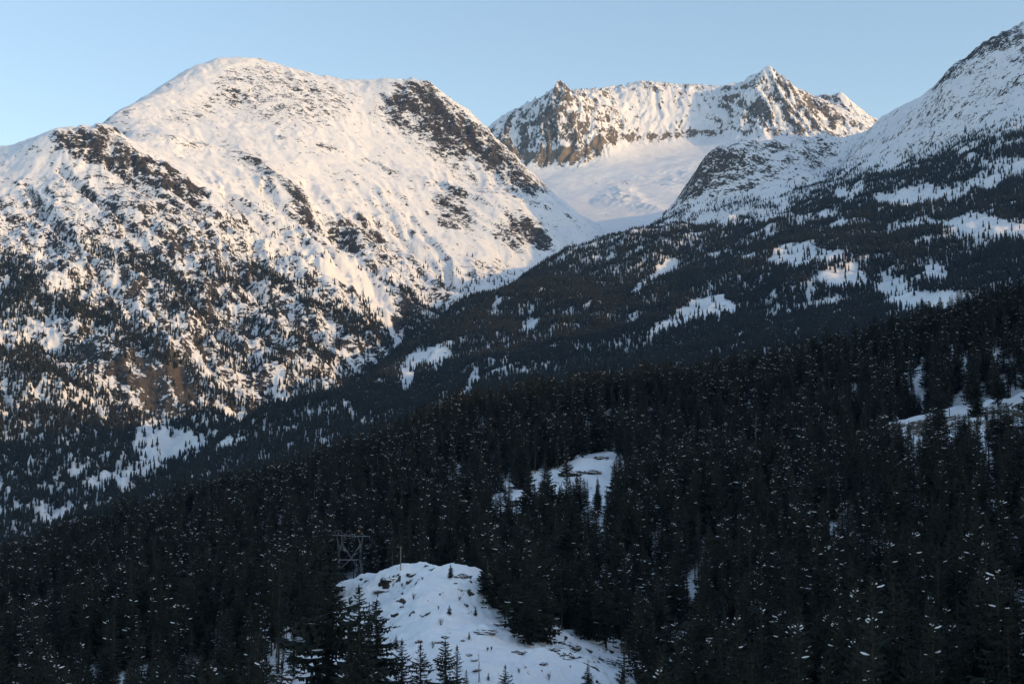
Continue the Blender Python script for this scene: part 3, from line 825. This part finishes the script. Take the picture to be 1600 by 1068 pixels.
x, y, z, hd = candidates(GRID['mountain_left'], 5.6, 2100, 4900, -0.41, 0.08)
px, py = proj(x, y, z)
dens = 0.045 * sstep(300, 380, py) * sstep(560, 420, px) + 0.085 * sstep(380, 520, py)
cl = fbm(x / 70, y / 120, 4, 221, .6)
dens = dens * (0.3 + 1.9 * sstep(0.0, 0.45, cl))
wob = 9 * fbm(x / 60, y / 90, 3, 229)
for pts, w, dn in A_trees: dens = np.maximum(dens, dn * band(px + wob, py + wob * .6, pts, w * 1.35))
for poly in A_dense: dens = np.maximum(dens, (1.0 - 0.75 * sstep(0.42, 0.68, fbm(x / 120, y / 200, 4, 224, .6))) * soft(px + wob * 1.5, py + wob, poly, 9))
for poly in A_clear: dens = dens * (1 - 0.93 * soft(px + wob * .5, py - 3 + wob * .4, poly, 5))
cliff = soft(px, py, [(200, 570), (280, 572), (308, 610), (290, 640), (240, 640), (215, 605)], 6)
dens = dens * (1 - .8 * cliff)
keep = (g.random(len(x)) < dens) & (hd < 0.012) & (px > -90) & (px < 960)
x, y, z, px, py = (v[keep] for v in (x, y, z, px, py))
n = len(x)
size = g.uniform(.6, 1.2, n) * (0.55 + 0.45 * sstep(330, 480, py))
scatter('forest', np.c_[x, y, z], size, g.uniform(.9, 1.35, n), g.integers(0, FARV, n), np.c_[g.normal(0, .02, n), g.normal(0, .02, n), g.uniform(0, 6.28, n)], NG_FAR,
        'conifer forest in dark bands on the sunlit rocky mountain flank', M_NEEDLE_FAR)
nA = n

# ---- near forest
KNOLL_VIEW = [(524, 918), (560, 910), (600, 893), (650, 872), (700, 870), (738, 884), (746, 915), (766, 940), (790, 972), (812, 1004), (860, 1000), (950, 1012), (985, 1080), (590, 1080), (598, 1000), (590, 945), (560, 935), (526, 940)]
clear = [  # kept open in the sight line: outline, farthest depth of trees removed, share removed
 (KNOLL_VIEW, 440, 1.0), (D_ledges, 830, .96), (D_road, 690, .96),
 ([(690, 742), (722, 724), (732, 730), (702, 752)], 900, .85), ([(845, 842), (872, 828), (866, 862), (850, 864)], 560, .6), ([(928, 830), (946, 838), (942, 870), (930, 862)], 560, .5),
 ([(1020, 905), (1085, 905), (1080, 990), (1040, 985)], 460, .45), ([(1570, 562), (1605, 548), (1605, 585)], 800, .45), ([(1590, 930), (1605, 930), (1605, 1000), (1590, 990)], 400, .8),
 ([(335, 1035), (370, 1012), (378, 1036)], 420, .95), ([(425, 1040), (530, 1030), (530, 1080), (420, 1080)], 420, .9), ([(395, 800), (420, 795), (425, 825), (405, 830)], 760, .8),
 ([(430, 770), (445, 770), (440, 800)], 860, .7), ([(525, 915), (600, 895), (600, 830), (520, 830)], 525, .97), ([(1415, 580), (1440, 575), (1445, 600), (1425, 600)], 900, .8), ([(1490, 555), (1510, 550), (1512, 590), (1495, 590)], 900, .3),
]
def near_candidates(spacing):
    y0, y1, u0, u1 = 175., 1180., -0.43, 0.43
    n = int((u1 - u0) * (y1 ** 2 - y0 ** 2) / 2 / spacing ** 2)
    u = g.uniform(u0, u1, n); yy = np.sqrt(g.uniform(y0 ** 2, y1 ** 2, n))
    # thin out what stands too close together
    cell = {}
    ok = np.zeros(n, bool)
    xx = u * yy
    for i in range(n):
        k = (int(xx[i] // 2.6 + 1000), int(yy[i] // 2.6))
        if k not in cell: cell[k] = 1; ok[i] = True
    return xx[ok], yy[ok]
x, y = near_candidates(5.4)
z = near_ground(x, y)
px, py = proj(x, y, z)
n = len(x)
ht = g.uniform(11, 27, n) * (1 + 0.12 * fbm(x / 90, y / 90, 2, 231))
ht = np.where(g.random(n) < .16, ht * .5, ht)
_, ptop = proj(x, y, z + ht)
hpx = py - ptop
keep = np.ones(n, bool)
for poly, far, share in clear:
    r = g.random(n)
    hitp = np.zeros(n, bool)
    for s in ((0.02, .2, .38) if poly is D_ledges else (0.02, .2, .4, .6, .8, .97)):
        for o in ((0,) if poly is D_ledges else (-.11, 0, .11)): hitp |= inside(px + o * hpx * (1 - s), py - s * hpx, poly)
    keep &= ~(hitp & (y < far) & (r < share))
keep &= (px > -60) & (px < 1660) & (ptop < 1090)
thin = fbm(x / 60, y / 60, 3, 233)
keep &= ~((thin > 0.55) & (g.random(n) < .92))
keep &= ~((fbm(x / 38, y / 55, 3, 239) > 0.64) & (g.random(n) < .9))
x, y, z, px, py, ptop, ht, hpx = (v[keep] for v in (x, y, z, px, py, ptop, ht, hpx))
snowy = fbm(x / 70, y / 70, 3, 235) + g.normal(0, .25, len(x)) - 0.25 * sstep(1150, 1500, px) + 0.05 - 0.22 * sstep(430, 350, y)
bare_ids, snow_ids = np.array([0, 4, 6, 1]), np.array([1, 2, 3, 5, 7])
idx = np.where(snowy > 0.13, snow_ids[g.integers(0, 5, len(x))], bare_ids[g.integers(0, 4, len(x))])

# trees one can point at: crown tip pixel, foot pixel, depth, shape, label
HAND = [
 (563, 912, 1085, 292, 4, 'tall dark conifer standing in front of the snowy knoll at its edge below the pylon'),
 (588, 935, 1082, 300, 2, 'broad dark conifer overlapping the taller one before the snowy knoll'),
 (512, 880, 1085, 305, 7, 'bushy dark conifer just outside the pair that fronts the knoll, below the pylon'),
 (628, 996, 1082, 283, 0, 'small dark conifer at the foot of the knoll, first of four in a row'),
 (657, 1003, 1085, 280, 4, 'small dark conifer at the foot of the knoll, second of four in a row'),
 (697, 998, 1085, 277, 2, 'small full conifer at the foot of the knoll, third of four in a row'),
 (714, 1006, 1080, 281, 6, 'slim conifer at the foot of the knoll, last of four in a row'),
 (789, 1036, 1085, 281, 4, 'little conifer whose tip shows at the lower edge below the knoll'),
 (919, 1034, 1068, 322, 0, 'little pointed conifer alone on the snow below the snow-capped boulder'),
 (728, 1044, 1078, 285, 6, 'tiny conifer beside the bare dead snag on the knoll'),
 (757, 868, 932, 0, 0, 'dark conifer topmost on the wooded edge of the knoll'),
 (772, 872, 950, 0, 7, 'broad dark conifer on the wooded edge of the knoll, second from its top'),
 (789, 884, 968, 0, 4, 'dense conifer halfway down the wooded edge of the knoll'),
 (806, 898, 990, 0, 2, 'snow-flecked conifer on the wooded edge of the knoll above the dark ledge'),
 (825, 915, 1006, 0, 0, 'dark conifer at the lower end of the wooded edge of the knoll'),
 (848, 905, 1002, 0, 7, 'wide conifer beside the snow-capped boulders at the wood edge'),
 (702, 942, 960, 0, 0, 'tiny conifer sapling halfway up the snowy knoll'),
 (733, 984, 1000, 0, 4, 'conifer sapling on the knoll near the flat dark ledge'),
 (619, 990, 1014, 0, 0, 'sapling beside the dark conifers at the edge of the knoll'),
 (763, 1048, 1062, 0, 4, 'small sapling low on the knoll near the bare snag'),
 (743, 946, 962, 0, 2, 'bushy sapling under the wood edge on the upper knoll'),
 (704, 880, 903, 0, 7, 'low dark bush-like conifer at the top rim of the knoll'),
]
PLACED = []
for tip_x, tip_y, foot_y, dep, shp, lab in HAND:
    if dep:
        a, b = ray(tip_x, foot_y); X0, Y0 = float(a * dep), float(dep); Z0 = float(near_ground([X0], [Y0])[0])
    else:
        X0, Y0, Z0 = hit(tip_x, foot_y)
    _, bt = ray(tip_x, tip_y)
    PLACED.append((X0, Y0, Z0, max(float(bt) * Y0 - Z0, 1.2), shp, lab))

# which of the wood's trees show most: paint them near to far on a coarse raster
W, Hh = 800, 534
owner = np.full((Hh, W), -1, np.int32)
order = np.argsort(y)
for i in order:
    x0, yt, yb = px[i] / 2, ptop[i] / 2, py[i] / 2
    hw = (yb - yt) * .15
    r0, r1 = max(0, int(yt)), min(Hh, int(yb) + 1)
    for rr in range(r0, r1, 1):
        k = hw * (rr - yt + .5) / max(yb - yt, 1)
        c0, c1 = max(0, int(x0 - k)), min(W, int(x0 + k) + 1)
        if c1 > c0:
            seg = owner[rr, c0:c1]; seg[seg < 0] = i
cnt = np.bincount(owner[owner >= 0], minlength=len(x))
pick = np.argsort(-cnt)[:300 - len(PLACED)]
is_pick = np.zeros(len(x), bool); is_pick[pick] = True

def add_tree(X0, Y0, Z0, H, shp, label, group, turn, wide=0):
    root = bpy.data.objects.new('conifer', None)
    C.objects.link(root)
    root.empty_display_size = 0.5
    root.location = (X0, Y0, Z0 - .2)
    root.rotation_euler = (0, 0, turn)
    s = H / 20.0; w = s * rnd.uniform(.9, 1.15)
    if H < 6: w *= 1.25
    elif wide: w *= wide
    root.scale = (w, w, s)
    root['label'] = label; root['category'] = 'conifer'; root['group'] = group
    for nm, me in zip(('trunk', 'crown', 'snow'), NEAR[shp][0]):
        o = bpy.data.objects.new(nm, me); C.objects.link(o); o.parent = root
        if nm == 'snow': o['kind'] = 'stuff'
for t in PLACED:
    add_tree(*t[:5], t[5], 'conifers around the snowy knoll', rnd.uniform(0, 6.28), 1.3)

# labels by what each stands beside, its stature and its load of snow
def where(i):
    X, B = px[i], py[i]
    for lim, s in ((170, 'below the shaded valley'), (330, 'below the avalanche snow'), (470, 'outward of the pylon'), (620, 'around the pylon'), (780, 'behind the knoll'),
                   (900, 'between knoll and snowy ledges'), (1010, 'below the snowy ledges'), (1130, 'just beyond the knoll'), (1270, 'under the dead trunks'), (1390, 'short of the ledge road'),
                   (1500, 'by the ledge road start'), (9999, 'by the ledge road end')):
        if X < lim: break
    near = 'low-slope' if B > 1000 else ('mid-slope' if B > 800 else 'ridge-top')
    look = ('dark', 'lightly snowed', 'snow-flecked', 'snow-laden', 'dense', 'snow-hung', 'bare-stemmed', 'bushy')[int(idx[i])]
    tall = 'young' if ht[i] < 11 else ('tall' if ht[i] > 20 else 'mid-height')
    return '%s %s %s conifer %s' % (tall, look, near, s), s
ORD = ['', 'second', 'third', 'fourth', 'fifth', 'sixth', 'seventh', 'eighth', 'ninth', 'tenth', 'eleventh', 'twelfth']
alike = {}
for i in sorted(pick, key=lambda k: px[k]): alike.setdefault(where(i)[0], []).append(i)
for lab, ids in alike.items():
    for k, i in enumerate(ids):
        l2 = lab
        if len(ids) > 1: l2 += ', leftmost such' if k == 0 else (', rightmost such' if k == len(ids) - 1 else ', %s such from left' % ORD[min(k, 11)])
        add_tree(x[i], y[i], z[i], ht[i], int(idx[i]), l2, 'conifers ' + where(i)[1], rnd.uniform(0, 6.28))
m = ~is_pick
# the wood goes on beyond both edges of the view
g2 = np.random.default_rng(77)
ne = int(0.52 * (1180 ** 2 - 130 ** 2) / 2 / 5.4 ** 2)
ue = g2.uniform(.372, .632, ne) * np.where(g2.random(ne) < .5, -1, 1); ye = np.sqrt(g2.uniform(130. ** 2, 1180. ** 2, ne)); xe = ue * ye
ze = near_ground(xe, ye)
pxe, pye = proj(xe, ye, ze)
he = g2.uniform(11, 27, ne)
ke = (pxe < -60) | (pxe > 1660)
hw_e = he / ye * FPX * .2
ke &= (pxe + hw_e < -2) | (pxe - hw_e > 1602)
xe, ye, ze, he = xe[ke], ye[ke], ze[ke], he[ke]
ie = np.where(g2.random(len(xe)) < .4, snow_ids[g2.integers(0, 5, len(xe))], bare_ids[g2.integers(0, 4, len(xe))])
fx = np.r_[x[m], xe]; fy = np.r_[y[m], ye]; fz = np.r_[z[m], ze]; fh = np.r_[ht[m], he]; fi = np.r_[idx[m], ie]
n = len(fx)
scatter('forest', np.c_[fx, fy, fz - .2], fh / 20.0, g.uniform(.75, 1.35, n), fi, np.c_[g.normal(0, .03, n), g.normal(0, .03, n), g.uniform(0, 6.28, n)], NG_NEAR,
        'dense dark conifer wood filling the near hillside', M_NEEDLE)
# ------------------------------------------------------------------ things on and by the knoll
def tagged(o, label, cat, group=None):
    o['label'] = label; o['category'] = cat
    if group: o['group'] = group
    return o
def root_at(name, loc):
    o = bpy.data.objects.new(name, None); C.objects.link(o); o.location = loc; o.empty_display_size = .5
    return o
def part(name, mb, mat, parent, smooth=False):
    o = bpy.data.objects.new(name, mb.mesh(name, [mat] if not isinstance(mat, list) else mat, smooth)); C.objects.link(o); o.parent = parent
    return o

import bmesh
def boulder(loc, sx, sy, sz, seed, label, cap=0.6, turn=0.0):
    root = root_at('boulder', loc); root.rotation_euler = (0, 0, turn)
    bm = bmesh.new()
    bmesh.ops.create_icosphere(bm, subdivisions=4, radius=1.0)
    co = np.array([v.co[:] for v in bm.verts])
    n1 = fbm(co[:, 0] * 1.3 + seed, co[:, 1] * 1.3 + co[:, 2] * 1.1, 4, seed, .6)
    n2 = fbm(co[:, 1] * 1.5 + seed, co[:, 2] * 1.7 + co[:, 0] * .6, 4, seed + 5, .6)
    f = 1 + .30 * n1 + .26 * n2
    co = co * f[:, None]
    st = co[:, 2] * 3.0
    co[:, 2] = (np.floor(st) + sstep(.3, .7, st - np.floor(st))) / 3.0 * .45 + co[:, 2] * .55
    co = co * np.array([sx, sy, sz])
    for v, c in zip(bm.verts, co): v.co = c
    bm.normal_update()
    me = bpy.data.meshes.new('rock'); bm.to_mesh(me)
    a = me.attributes.new('rock', 'FLOAT', 'POINT'); a.data.foreach_set('value', np.full(len(co), 1.1, np.float32))
    me.materials.append(M_BOULDER)
    o = bpy.data.objects.new('rock', me); C.objects.link(o); o.parent = root
    # snow lying on its upper side
    caps = [fc for fc in bm.faces if fc.normal.z > cap and fc.calc_center_median().z > -.1 * sz]
    if len(caps) > 12:
        keepf = set(caps)
        bmesh.ops.delete(bm, geom=[fc for fc in bm.faces if fc not in keepf], context='FACES')
        for v in bm.verts:
            edge = any(len(e.link_faces) < 2 for e in v.link_edges)
            v.co.z += (0.01 if edge else 0.10 + .08 * sz)
        me = bpy.data.meshes.new('snow_cap'); bm.to_mesh(me); me.materials.append(M_SNOW)
        me.polygons.foreach_set('use_smooth', [True] * len(me.polygons))
        c = bpy.data.objects.new('snow_cap', me); C.objects.link(c); c.parent = root
    bm.free()
    tagged(root, label, 'boulder', 'rocks on the knoll')

ROCKS = [  # pixel of its middle, half width in pixels, flatness, snow threshold, label
 (645, 897, 10, .35, .75, 'long dark ledge just under the summit rim of the knoll'),
 (640, 907, 6, .8, .8, 'blocky dark boulder below the summit rim of the knoll'),
 (600, 921, 15, .25, .72, 'low dark ledge on the outer shoulder of the knoll beside the tall conifers'),
 (607, 904, 9, .5, .6, 'snowy ledge below the wooden pole on the knoll rim'),
 (722, 898, 13, .5, .78, 'dark outcrop under the wood at the top of the knoll'),
 (757, 984, 19, .32, .8, 'broad flat dark ledge on the middle of the knoll'),
 (775, 974, 8, .4, .7, 'small ledge stepping up from the broad flat one on the knoll'),
 (684, 1001, 9, .55, .75, 'brown rock above the row of four small conifers'),
 (655, 1001, 6, .7, .85, 'small square brown rock beside a larger one above the small conifers'),
 (695, 994, 6, .6, .8, 'small dark rock at the uphill end of the brown rocks on the knoll'),
 (621, 977, 7, .4, .8, 'thin dark rock beside the upper edge of the dark conifer pair'),
 (606, 966, 4, .6, .7, 'tiny dark rock at the conifer edge of the knoll'),
 (628, 947, 3, .8, .9, 'little dark stone in the open snow of the knoll'),
 (733, 1023, 5, .6, .8, 'small rock beside the bare snag on the knoll'),
 (741, 1030, 5, .45, .7, 'thin rock downhill of the bare snag on the knoll'),
 (812, 1017, 11, .4, .75, 'dark ledge at the wood edge on the lower knoll'),
 (882, 1020, 12, 1.0, .45, 'large snow-capped boulder at the foot of the wood beside the knoll'),
 (866, 1013, 9, .9, .5, 'snow-capped boulder leaning on the uphill side of the large one'),
 (898, 1010, 10, .6, .6, 'rounded boulder between the large snow-capped one and the wood'),
 (955, 1032, 8, .8, .5, 'snow-capped boulder farthest along the foot of the wood'),
 (850, 1036, 6, .6, .7, 'small dark stone on the snow below the large snow-capped boulder'),
 (745, 1046, 6, .5, .8, 'dark stone low on the knoll below the bare snag'),
 (440, 1056, 17, 1.0, .35, 'large snow-mantled boulder among the conifers outward of the knoll'),
 (470, 1048, 13, .9, .35, 'second snow-mantled boulder close by the large one outward of the knoll'),
 (355, 1029, 12, .9, .3, 'snowy boulder in a gap of the dark wood far from the knoll'),
 (712, 911, 3, .6, .9, 'small flat stone below the outcrop at the top of the knoll'),
 (667, 883, 4, .5, .9, 'small dark stone right at the summit of the knoll'),
 (790, 952, 5, .5, .7, 'dark stone under the lowest branches of the wood on the upper knoll'),
 (723, 1000, 3, .7, .9, 'tiny dark stone between the flat ledge and the brown rocks'),
]
for k, (qx, qy, hw, flat, cap, lab) in enumerate(ROCKS):
    X0, Y0, Z0 = hit(qx, qy + hw * flat * .6)
    s = hw / FPX * Y0
    boulder((X0, Y0, Z0 - s * flat * .05), s, s * rnd.uniform(.6, .9), s * flat * .75, 40 + k, lab, cap, rnd.uniform(-.3, .3))

# ledges in the snowy break of the wood above
for k, (qx, qy, hw, flat, lab) in enumerate([
 (815, 787, 17, .5, 'brown rock step at the lower end of the snowy ledges'), (850, 776, 16, .4, 'brown rock step in the middle of the snowy ledges'), (880, 778, 12, .5, 'rock step below the open snow of the ledges'),
 (895, 742, 18, .45, 'long dark rock band under the upper snowy ledge'), (925, 738, 13, .4, 'rock band beside the wood on the upper snowy ledge'), (860, 760, 12, .3, 'thin rock lip in the open snow of the ledges'),
 (790, 790, 9, .5, 'dark rock at the outermost tip of the snowy ledges'), (940, 715, 10, .4, 'small rock lip high on the snowy ledges')]):
    X0, Y0, Z0 = hit(qx, qy)
    s = hw / FPX * Y0
    boulder((X0, Y0, Z0), s, s * .7, s * flat * .8, 140 + k, lab, .55, rnd.uniform(-.2, .2))

def shrub(loc, h, seed, label):
    r = random.Random(seed); mb = MB()
    for i in range(16):
        az = r.uniform(0, 6.28); sl = r.uniform(.1, .6); L = h * r.uniform(.6, 1.05)
        d = Vector((math.cos(az) * sl, math.sin(az) * sl, 1)).normalized()
        p1 = d * L * .55; p2 = d * L + Vector((0, 0, .05))
        mb.tube((0, 0, -.1), p1, .035, .028, 4); mb.tube(p1, p2, .028, .012, 4)
        for k in range(3):
            a2 = r.uniform(0, 6.28); q = d * L * r.uniform(.4, .85)
            mb.tube(q, q + Vector((math.cos(a2) * .3, math.sin(a2) * .3, .45)) * h * .35, .018, .01, 3)
    o = bpy.data.objects.new('shrub', mb.mesh('shrub', [M_TWIG])); C.objects.link(o); o.location = loc
    tagged(o, label, 'shrub', 'leafless shrubs on the knoll')
for k, (qx, qy, hp, lab) in enumerate([
 (646, 936, 11, 'grey leafless shrub in the middle of the upper knoll'), (590, 934, 9, 'pale leafless shrub below the outer shoulder ledge of the knoll'), (689, 977, 13, 'brown leafless shrub uphill of the brown rocks on the knoll'),
 (754, 945, 11, 'leafless shrub under the wood on the upper knoll'), (660, 906, 6, 'little leafless shrub just below the summit of the knoll'), (628, 917, 7, 'little dark shrub between the rim boulder and the summit'),
 (762, 1016, 7, 'wispy shrub low on the knoll below the flat ledge'), (811, 1052, 9, 'thin shrub at the lower edge of the knoll snow'), (768, 1015, 6, 'wispy shrub beside its twin low on the knoll'), (858, 1062, 14, 'reddish leafless shrub at the bottom edge below the large boulder'),
 (685, 952, 7, 'small upright shrub beside the tiny sapling halfway up'), (718, 938, 7, 'dark tuft uphill of the wood-edge sapling'), (676, 1012, 6, 'dark tuft between the brown rocks and the small conifers')]):
    X0, Y0, Z0 = hit(qx, qy)
    shrub((X0, Y0, Z0), hp / FPX * Y0, 500 + k, lab)

def snag(loc, h, seed, label, mat=M_DEAD, r0=.17):
    r = random.Random(seed)
    root = root_at('dead_tree', loc)
    mb = MB(); p = Vector((0, 0, -.6)); n = 5
    for k in range(n):
        q = Vector((r.uniform(-.02, .02) * h, r.uniform(-.02, .02) * h, h * (k + 1) / n))
        mb.tube(p, q, r0 * (1 - k / n * .75), r0 * (1 - (k + 1) / n * .75), 6); p = q
    part('trunk', mb, mat, root)
    for k in range(5):
        zz = h * r.uniform(.35, .95); az = r.uniform(0, 6.28); L = h * r.uniform(.04, .11)
        bb = MB(); bb.tube((0, 0, zz), (math.cos(az) * L, math.sin(az) * L, zz + L * r.uniform(-.2, .5)), .05, .02, 4)
        part('branch', bb, mat, root)
    tagged(root, label, 'dead tree', 'standing dead trunks')
for k, (qx, q0, q1, dep, lab) in enumerate([
 (748, 1022, 1066, 0, 'bare grey snag with a crooked top on the lower knoll'),
 (1236, 630, 680, 690, 'tall pale dead trunk, upper of the two above the dark wood'), (1180, 645, 692, 670, 'pale dead trunk left standing below the taller pale one'),
 (1325, 580, 612, 790, 'pale dead trunk under the ridge before the ledge road'), (1368, 603, 650, 700, 'thin dead trunk at the near tip of the ledge road'), (1292, 855, 910, 470, 'pale dead trunk deep in the dark lower wood'),
 (1536, 800, 850, 470, 'leaning pale trunk high in the darkest part of the wood'), (491, 764, 800, 700, 'white leaning dead trunk in the wood outward of the pylon'), (590, 712, 760, 790, 'thin dead trunk on the ridge above the pylon')]):
    if dep:
        a, b0 = ray(qx, q0); X0, Y0 = float(a) * dep, float(dep)
        zg = float(near_ground([X0], [Y0])[0]); top = float(b0) * dep
        snag((X0, Y0, zg), max(top - zg, 6.0), 600 + k, lab, M_DEAD, .22)
    else:
        X0, Y0, Z0 = hit(qx, q1)
        snag((X0, Y0, Z0), (q1 - q0) / FPX * Y0, 600 + k, lab, M_TWIG, .13)

# wooden pole on the rim of the knoll
X0, Y0, Z0 = hit(626, 890)
pole = root_at('utility_pole', (X0, Y0, Z0))
ph = 36 / FPX * Y0
mb = MB(); mb.tube((0, 0, -.8), (0, 0, ph), .15, .11, 8); part('pole', mb, M_POLE, pole)
mb = MB(); mb.tube((-1.0, 0, ph - .25), (.35, 0, ph - .35), .06, .06, 5); part('cross_arm', mb, M_POLE, pole)
for k in (-.9, .25):
    mb = MB(); mb.tube((k, 0, ph - .28), (k, 0, ph - .02), .05, .04, 6); part('insulator', mb, M_STEEL, pole)
tagged(pole, 'slim weathered wooden pole on the rim of the snowy knoll', 'pole')
pole_top = Vector((X0, Y0, Z0 + ph))

# steel lattice pylon behind the knoll
PD = 520.0
U = PD / FPX
a, b = ray(546, 920)
zb = float(near_ground([float(a) * PD], [PD])[0])
pyl = root_at('power_pylon', (float(a) * PD, PD, zb))
def pz(py): return float(ray(546, py)[1]) * PD - zb
def bars(name, segs, r=.11, parent=pyl):
    mb = MB(); r *= .7
    for p, q in segs: mb.tube(p, q, r, r, 4)
    return part(name, mb, M_STEEL, parent)
dy = 2.2
def pt(dx, py, yy=0.0): return (dx * U, yy, pz(py))
zA, zW = 836, 874
for s in (-1, 1):
    yy = s * .8
    bars('arm_beam', [(pt(-34, 835, 0), pt(-12, 836, yy)), (pt(-12, 836, yy), pt(12, 837, yy)), (pt(12, 837, yy), pt(31, 837.5, 0))], .16)
tops = [(-34, 835), (-21, 828), (-15, 827.5), (-8, 835.5), (-3, 828), (0, 828), (6, 836.5), (12, 829), (17, 829.5), (22, 836.5), (31, 837.5)]
bars('arm_truss', [(pt(*tops[i]), pt(*tops[i + 1])) for i in range(len(tops) - 1)] + [(pt(-18, 828), pt(-18, 836)), (pt(-15, 828), pt(-12, 836)), (pt(-1, 828), pt(-1, 836)), (pt(14, 829), pt(14, 837)), (pt(-21, 828), pt(-25, 835)), (pt(17, 829.5), pt(21, 836.5))], .07)
for s in (-1, 1):
    yy = s * dy * .45; y2 = s * dy
    for side in (-1, 1):
        o = 3 if side < 0 else 3
        bars('neck', [(pt(side * 12 + (0 if side > 0 else -1) , 837, yy), pt(side * 14 + 2, 849, yy)), (pt(side * 14 + 2, 849, yy), pt(3, 872, y2 * .6)),
                      (pt(side * 20, 837, yy), pt(side * 18, 850, y2 * .8)), (pt(side * 18, 850, y2 * .8), pt(side * 16, 874, y2)),
                      (pt(side * 18, 850, y2 * .8), pt(side * 8 + 2, 860, y2 * .6)), (pt(side * 14 + 2, 849, yy), pt(side * 16, 862, y2 * .9))], .09)
        bars('leg', [(pt(side * 16, zW, y2), pt(side * 20, 895, y2 * 1.2)), (pt(side * 20, 895, y2 * 1.2), (side * 24 * U, y2 * 1.5, -.8))], .11)
    bars('waist_beam', [(pt(-16, zW, y2), pt(13, zW, y2))], .15)
    bars('cross_brace', [(pt(3, 872, y2 * .6), pt(-19, 892, y2 * 1.2)), (pt(3, 872, y2 * .6), pt(19, 894, y2 * 1.2)), (pt(-20, 895, y2 * 1.2), pt(20, 895, y2 * 1.2)),
                         (pt(-20, 895, y2 * 1.2), (24 * U, y2 * 1.5, 0)), (pt(20, 895, y2 * 1.2), (-24 * U, y2 * 1.5, 0))], .07)
for side in (-1, 1):
    bars('side_brace', [(pt(side * 16, zW, -dy), pt(side * 20, 895, dy * 1.2)), (pt(side * 16, zW, dy), pt(side * 20, 895, -dy * 1.2)), (pt(side * 20, 895, -dy * 1.2), pt(side * 20, 895, dy * 1.2))], .07)
for dx in (-33, -1, 30):
    mb = MB()
    for k in range(4): mb.tube(pt(dx, 836.5 + k * 1.2), pt(dx, 837.4 + k * 1.2), .10, .10, 6)
    part('insulator', mb, M_STEEL, pyl)
tagged(pyl, 'grey steel lattice power pylon rising behind the snowy knoll', 'pylon')
bm = bmesh.new(); bmesh.ops.create_uvsphere(bm, u_segments=14, v_segments=9, radius=.36)
me = bpy.data.meshes.new('marker_ball'); bm.to_mesh(me); bm.free(); me.materials.append(M_ORANGE); me.polygons.foreach_set('use_smooth', [True] * len(me.polygons))
ball = bpy.data.objects.new('marker_ball', me); C.objects.link(ball); ball.parent = pyl; ball.location = pt(14, 829.0, -.3)
ball['label'] = 'small orange marker on top of the pylon arm'

def wire(p, q, sag, label, r=.028, n=14):
    mb = MB(); last = None
    p, q = Vector(p), Vector(q)
    for k in range(n + 1):
        t = k / n; c = p.lerp(q, t) - Vector((0, 0, 4 * sag * t * (1 - t)))
        if last is not None: mb.tube(last, c, r, r, 4)
        last = c
    o = bpy.data.objects.new('power_line', mb.mesh('power_line', [M_WIRE])); C.objects.link(o)
    tagged(o, label, 'wire', 'wires of the pylon')
W0 = Vector(pyl.location)
wire(W0 + Vector(pt(30, 841.5)), pole_top + Vector((-.9, 0, 0)), 1.5, 'upper thin wire from the end of the pylon arm to the wooden pole')
wire(W0 + Vector(pt(16, 874, 0)), pole_top + Vector((.25, 0, -1.2)), 2.2, 'lower thin wire sagging from the waist of the pylon to the pole')

# ------------------------------------------------------------------ the blue winter air
def haze():
    x0, x1, y0, y1, z0, z1 = -7000, 9000, -6000, 11000, -152, 3300
    v = [(x, y, z) for z in (z0, z1) for y in (y0, y1) for x in (x0, x1)]
    f = [(0, 2, 3, 1), (4, 5, 7, 6), (0, 1, 5, 4), (2, 6, 7, 3), (0, 4, 6, 2), (1, 3, 7, 5)]
    me = bpy.data.meshes.new('haze'); me.from_pydata(v, [], f); me.update()
    m = bpy.data.materials.new('haze_air'); m.use_nodes = True
    nt = m.node_tree
    nt.nodes.remove(nt.nodes['Principled BSDF'])
    pv = nt.nodes.new('ShaderNodeVolumePrincipled')
    pv.inputs['Color'].default_value = (0.30, 0.58, 1.0, 1)
    pv.inputs['Density'].default_value = HAZE
    pv.inputs['Anisotropy'].default_value = 0.0
    nt.links.new(pv.outputs[0], nt.nodes['Material Output'].inputs['Volume'])
    me.materials.append(m)
    o = bpy.data.objects.new('haze', me); C.objects.link(o); o['kind'] = 'stuff'
    o['label'] = 'thin blue winter haze filling the valley'
HAZE = 1.8e-5
haze()
